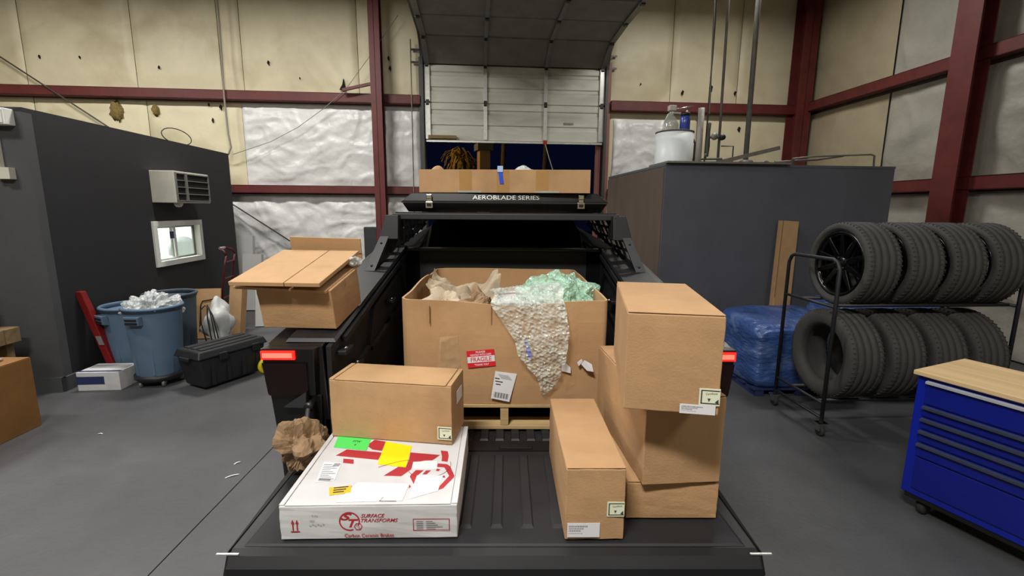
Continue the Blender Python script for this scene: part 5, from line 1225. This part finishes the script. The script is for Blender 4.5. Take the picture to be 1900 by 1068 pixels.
# blue stretch-wrapped pallet load
bp = thing('wrapped_load', 'blue stretch-wrapped pallet load between the truck and the tire rack', 'wrapped pallet', (2.60, 3.20, 0.0), 0.03)
def wrapped(w, d, h):
    bm = bmesh.new(); bmesh.ops.create_cube(bm, size=1); bmesh.ops.subdivide_edges(bm, edges=bm.edges, cuts=23, use_grid_fill=True)
    mb = MB()
    for v in bm.verts:
        x, y, z = v.co; r = 0.08
        px, py, pz = (x + 0.5) * w, (y + 0.5) * d, 0.09 + (z + 0.5) * h
        # round the corners a little, bulge and wrinkle
        k = 1 - 0.05 * (abs(2 * x) ** 8 * abs(2 * z) ** 8 + abs(2 * y) ** 8 * abs(2 * z) ** 8 + abs(2 * x) ** 8 * abs(2 * y) ** 8)
        px = w / 2 + (px - w / 2) * k; py = d / 2 + (py - d / 2) * k; pz = 0.09 + (pz - 0.09) * (1 - (1 - k) * (1 if z > 0 else 0))
        wv = 0.014 * fr(px * 3 + pz * 4, py * 3, pz * 9) + 0.008 * fr(px * 11, py * 11, pz * 20)
        if abs(x) > 0.49: px += wv * (1 if x > 0 else -1)
        if abs(y) > 0.49: py += wv * (1 if y > 0 else -1)
        if z > 0.49: pz += wv + 0.05 * (y + 0.5) + 0.03 * fr(px * 2, py * 2, 1)
        mb.v.append((px, py, pz))
    for f in bm.faces: mb.f.append(tuple(v.index for v in f.verts)); mb.sm.append(True)
    bm.free(); return mb
wrapped(1.02, 0.92, 0.66).build('wrapped_goods', 'wrap_blue', bp)
for k in range(5): MB().box(0.0, 1.02, 0.0 + k * 0.2, 0.10 + k * 0.2, 0.07, 0.085).build('pallet_board', 'navy', bp)
for x in (0.03, 0.47, 0.91): MB().box(x, x + 0.09, 0.01, 0.90, 0.0, 0.07).build('pallet_block', 'navy', bp)
t = thing('wrapped_load', 'blue film-covered load standing directly behind the tire rack', 'wrapped pallet', (3.68, 3.42, 0.0), 0.06)
wrapped(1.30, 0.75, 0.80).build('wrapped_goods', 'wrap_blue', t)
for k in range(4): MB().box(0.0, 1.30, 0.0 + k * 0.2, 0.10 + k * 0.2, 0.07, 0.085).build('pallet_board', 'navy', t)
for x in (0.03, 0.60, 1.18): MB().box(x, x + 0.09, 0.01, 0.70, 0.0, 0.07).build('pallet_block', 'navy', t)
# tall narrow carton leaning on the room
t = thing('tall_carton', 'tall narrow brown carton leaning upright against the grey room', 'box', W(3.58, 3.95, 0.0), BA)
MB().hexa([(0, 0, 0.0), (0.22, 0, 0.0), (0.22, 0.09, 0.0), (0, 0.09, 0.0), (0.10, 0.12, 1.80), (0.31, 0.12, 1.79), (0.31, 0.21, 1.79), (0.10, 0.21, 1.80)]).build('body', 'kraft_b', t, bevel=0.004)
MB().hexa([(0.045, 0.055, 0.86), (0.055, 0.055, 0.86), (0.055, 0.06, 0.86), (0.045, 0.06, 0.86), (0.10, 0.118, 1.80), (0.112, 0.118, 1.80), (0.112, 0.122, 1.80), (0.10, 0.122, 1.80)]).build('edge_strip', 'kraft_edge', t)

# blue tool chest
tc = thing('tool_chest', 'bright blue steel tool chest with a wooden top and long drawer pulls', 'tool chest', (2.585, 1.375, 0.0), -1.175)
CW, CD, CH = 1.42, 0.56, 0.945
MB().box(0.0, CW, 0.022, CD, 0.13, CH - 0.03).build('body', 'blue_case', tc, bevel=0.006)
MB().box(-0.012, CW + 0.012, -0.015, CD + 0.012, CH - 0.028, CH).build('wooden_top', 'chest_ply', tc, bevel=0.004)
rows_ = [(0.745, 0.900), (0.665, 0.738), (0.585, 0.658), (0.500, 0.578), (0.40, 0.493)]
for i, (z0, z1) in enumerate(rows_):
    dr = MB().box(0.055, CW - 0.055, 0.004, 0.022, z0 + 0.003, z1 - 0.003).build('drawer', 'blue_case_d', tc, bevel=0.002)
    MB().prism([(0.004, z1 - 0.026), (-0.018, z1 - 0.022), (-0.020, z1 - 0.008), (0.004, z1 - 0.006)], 'x', 0.058, CW - 0.058).build('pull', 'alu_pull' if i == 0 else 'pull_dark', dr)
MB().box(0.055, CW - 0.055, 0.010, 0.022, 0.18, 0.39).build('lower_panel', 'blue_case_d', tc, bevel=0.002)
MB().box(0.02, CW - 0.02, 0.03, CD - 0.02, 0.10, 0.13).build('base_frame', 'trim_black', tc)
for x in (0.1, CW - 0.1):
    for yy in (0.10, CD - 0.08):
        c = MB().lathe([(0, -0.02), (0.045, -0.02), (0.05, -0.01), (0.05, 0.01), (0.045, 0.02), (0, 0.02)], 20, 'x', c=(x, yy, 0.05)).build('caster', 'rubber', tc)
        MB().box(x - 0.03, x + 0.03, yy - 0.03, yy + 0.03, 0.06, 0.10).build('caster_fork', 'steel_dark', c)

# water tank, jug and pipes on the room's roof
RT = RZ + 0.031
t = thing('water_tank', 'white cylindrical tank with a dark lid on the roof of the grey room', 'tank', W(2.54, 4.75, RT), BA)
MB().lathe([(0, 0), (0.235, 0), (0.238, 0.01), (0.238, 0.43), (0, 0.43)], 40).build('body', 'tank_white', t)
MB().lathe([(0, 0.43), (0.243, 0.43), (0.243, 0.445), (0.20, 0.455), (0, 0.455)], 40).build('lid', 'pipe_dark', t)
MB().tube([(0.235, -0.05, 0.36), (0.255, -0.06, 0.30), (0.25, -0.06, 0.0)], 0.012, 6).build('power_cord', 'wire_dark', t)
t = thing('glass_jar', 'clear bulbous glass jar standing on the white tank lid', 'jar', W(2.50, 4.80, RT + 0.456), BA)
MB().lathe([(0, 0), (0.10, 0.0), (0.11, 0.02), (0.10, 0.10), (0.065, 0.17), (0.03, 0.21), (0.03, 0.25), (0.025, 0.25), (0.026, 0.21), (0.06, 0.165), (0.093, 0.10), (0.10, 0.02)], 28).build('glass', 'jar_glass', t)
t = thing('water_jug', 'blue plastic jug with a black cap on the white tank', 'jug', W(2.665, 4.74, RT + 0.456), BA)
MB().lathe([(0, 0), (0.06, 0.0), (0.065, 0.01), (0.065, 0.16), (0.055, 0.19), (0, 0.19)], 24).build('body', 'jug_blue', t)
MB().lathe([(0, 0.19), (0.058, 0.19), (0.058, 0.235), (0, 0.235)], 24).build('cap', 'trim_black', t)
t = thing('pipe_fitting', 'beige valve body and bent pipe above the tank', 'valve', W(2.62, 4.95, RT + 0.70), BA)
MB().box(-0.10, 0.0, -0.04, 0.04, 0.05, 0.12).build('valve_body', 'ac_case', t, bevel=0.01)
MB().tube([(-0.14, 0, -0.10), (-0.10, 0, -0.0), (-0.06, 0, 0.03), (0.14, 0, 0.02), (0.16, 0, 0.06)], 0.014, 8).build('bent_pipe', 'ac_case', t)
MB().tube([(0.0, 0, 0.08), (0.10, 0.0, 0.09), (0.26, 0.04, 0.13)], 0.010, 8).build('steel_rod', 'chrome', t)
def vpipe(x, y, z0, z1, x1, r, mat, label, nm='riser_pipe'):
    tag(MB().tube([W(x, y, z0), W((x + x1) / 2, y, (z0 + z1) / 2), W(x1, y, z1)], r, 8).build(nm, mat), label, 'pipe')
vpipe(3.34, 5.5, RT, 6.7, 3.36, 0.012, 'pipe_dark', 'thin dark cable rising beside the tank to the roof', 'riser_cable')
vpipe(3.55, 5.5, RT, 6.7, 3.50, 0.020, 'pipe_grey', 'thin grey pipe rising between cable and thick pipe')
vpipe(3.98, 5.5, RT, 6.7, 3.95, 0.038, 'pipe_grey', 'thick brown-grey pipe rising from the grey room\'s roof')
vpipe(3.05, 5.1, RT, 3.3, 3.05, 0.045, 'grey_vinyl', 'insulated vertical pipe behind the white tank')
tag(MB().tube([W(3.34, 5.45, 3.30), W(3.30, 5.45, 4.6), W(3.26, 5.45, 5.4), W(3.10, 5.45, 5.9), W(2.95, 5.45, 6.3)], 0.010, 6).build('hanging_cable', 'wire_light'), 'pale cable curving up beside the thin riser', 'cable')
t = thing('gas_valve', 'dark pipe valve with a round pressure gauge on the riser', 'valve', W(3.36, 5.47, 2.95), BA)
MB().lathe([(0, -0.015), (0.05, -0.015), (0.05, 0.015), (0, 0.015)], 20, 'y', c=(0.07, -0.05, 0.03)).build('gauge', 'galv_dull', t)
MB().lathe([(0.02, -0.25), (0.03, -0.1), (0.022, 0.1), (0.03, 0.22), (0.0, 0.24)], 12).build('body', 'pipe_dark', t)
MB().tube([(0.0, -0.04, 0.02), (0.14, -0.04, 0.02)], 0.018, 8).build('side_branch', 'pipe_dark', t)
MB().lathe([(0, -0.03), (0.04, -0.03), (0.04, 0.03), (0, 0.03)], 14, 'y', c=(0.19, -0.04, 0.02)).build('knob', 'trim_black', t)
t = thing('pipe_run', 'low rusty pipe run with elbows on the roof of the grey room', 'pipe', W(3.0, 5.2, RT), BA)
MB().tube([(0.0, 0, 0.02), (0.0, 0, 0.16), (0.45, 0, 0.17)], 0.016, 8).build('pipe', 'pipe_grey', t)
MB().tube([(0.20, 0, 0.17), (0.20, 0, 0.24)], 0.018, 8).build('stub', 'pipe_dark', t)
MB().tube([(0.48, 0.1, 0.36), (0.66, 0.1, 0.36), (0.66, 0.1, 0.0)], 0.010, 8).build('thin_pipe', 'pipe_dark', t)
t = thing('pump', 'small rusty pump at the foot of the thick pipe', 'pump', W(3.92, 5.3, RT), BA)
MB().lathe([(0, -0.14), (0.07, -0.14), (0.085, -0.10), (0.085, 0.02), (0.05, 0.06), (0.05, 0.14), (0, 0.14)], 20, 'x', c=(0, 0, 0.09)).build('body', 'pipe_dark', t)
MB().lathe([(0.03, -0.02), (0.07, -0.02), (0.07, 0.02), (0.03, 0.02)], 18, 'y', c=(0.24, 0, 0.10), closed=True).build('hand_wheel', 'pipe_grey', t)
MB().lathe([(0, 0), (0.03, 0), (0.03, 0.03), (0, 0.03)], 14, 'x', c=(0.13, -0.04, 0.1)).build('flange', 'chrome', t)
tag(MB().bar(W(2.98, 4.75, RT + 0.03), W(3.95, 4.70, RT + 0.265), 0.07, 0.05).build('wooden_plank', 'pipe_grey'), 'weathered grey plank propped on the roof of the grey room', 'plank')
tag(MB().box(-0.03, 1.5, -0.06, 0.55, 0, 0.022).build('roof_sheet', 'galv_dull', loc=W(2.25, 4.20, RT), rz=BA), 'thin metal sheet lying on the front edge of the room roof', 'sheet')
tag(MB().tube([W(3.75, 4.45, RT + 0.06), W(4.35, 4.5, RT + 0.10), W(4.75, 4.55, RT + 0.16)], 0.014, 6).build('loose_rod', 'pipe_grey'), 'short loose rod lying across the room roof', 'rod')
t = thing('roof_conduit', 'thin brown conduit bent down at the corner of the room roof', 'conduit', W(3.95, 4.4, RT), BA)
MB().tube([(0.0, 0.0, 0.10), (0.3, 0, 0.13), (1.05, 0, 0.165), (1.10, 0, 0.15), (1.11, 0, 0.0)], 0.012, 6).build('conduit', 'pipe_grey', t)
MB().box(-0.01, 0.02, -0.015, 0.015, 0.0, 0.09).build('clip', 'pipe_dark', t)

# ================================================================== outside the door (night)
t = thing('palm_tree', 'palm tree with a ragged yellow-lit crown outside the door', 'tree', W(-0.42, 11.6, 0), BA)
MB().lathe([(0.13, 0), (0.11, 2.0), (0.12, 3.2)], 14).build('trunk', 'palm_trunk', t)
fd = None
for k in range(70):
    a = k * 2.399; L_ = 0.42 + 0.05 * (k % 4); z = 3.05 + 0.35 * (k % 9) / 9
    if fd is None: fd = MB().bar((0.05, 0, 0), (L_ * 0.5, 0, 0.10), 0.05, 0.01).bar((L_ * 0.5, 0, 0.10), (L_, 0, -0.12), 0.045, 0.01).bar((L_, 0, -0.12), (L_ * 1.05, 0, -0.35), 0.03, 0.008).build('frond', 'palm_leaf', t, loc=(0, 0, z), rot=(0, 0, a))
    else: share(fd, t, (0, 0, z), (0, 0.5 * math.sin(k * 1.7), a))
t = thing('concrete_post', 'square tan post outside the door', 'post', W(0.16, 10.4, 0), BA + 0.25)
MB().box(-0.13, 0.13, -0.13, 0.13, 0, 3.32).build('shaft', 'stucco', t)
MB().box(-0.19, 0.19, -0.19, 0.19, 3.32, 3.48).build('cap', 'stucco_grey', t)
for (x, y, lab) in ((0.72, 11.5, 'slim dark palm trunk outside, beside the tan post'), (1.86, 11.5, 'slim dark palm trunk outside, beside the right jamb')):
    t = thing('palm_tree', lab, 'tree', W(x, y, 0), BA)
    MB().tube([(0, 0, 0), (0.04, 0, 1.6), (-0.02, 0, 3.0), (0.05, 0, 4.6)], [0.10, 0.08, 0.07, 0.06], 10).build('trunk', 'palm_trunk', t)
    for k in range(8):
        a = k * 2.399; MB().bar((0.05, 0, 4.5), (0.05 + 0.5 * math.cos(a), 0.5 * math.sin(a), 4.6 + 0.1 * (k % 3)), 0.06, 0.012).build('frond', 'palm_leaf', t)
sl = bpy.data.lights.new('street_lamp', 'POINT'); sl.energy = 120; sl.color = (1.0, 0.78, 0.42); sl.shadow_soft_size = 0.2
so = bpy.data.objects.new('street_lamp', sl); so.location = W(-2.6, 10.2, 4.2); COL.objects.link(so)

for (x, y, a, w, lab) in ((-2.02, 1.88, 0.9, 0.05, 'white paper scrap on the floor beside the sawn joint'), (-1.98, 1.70, 0.6, 0.09, 'thin white plastic strip on the floor left of the truck'), (-3.45, 2.35, 0.2, 0.04, 'small white scrap on the open floor left of the truck')):
    tag(MB().grid(6, 3, lambda u, v: (w * u, 0.012 * v, 0.001 + 0.006 * math.sin(PI * u))).build('floor_scrap', 'white_paper', loc=(x, y, 0.0005), rz=a, solid=0.001), lab, 'scrap')
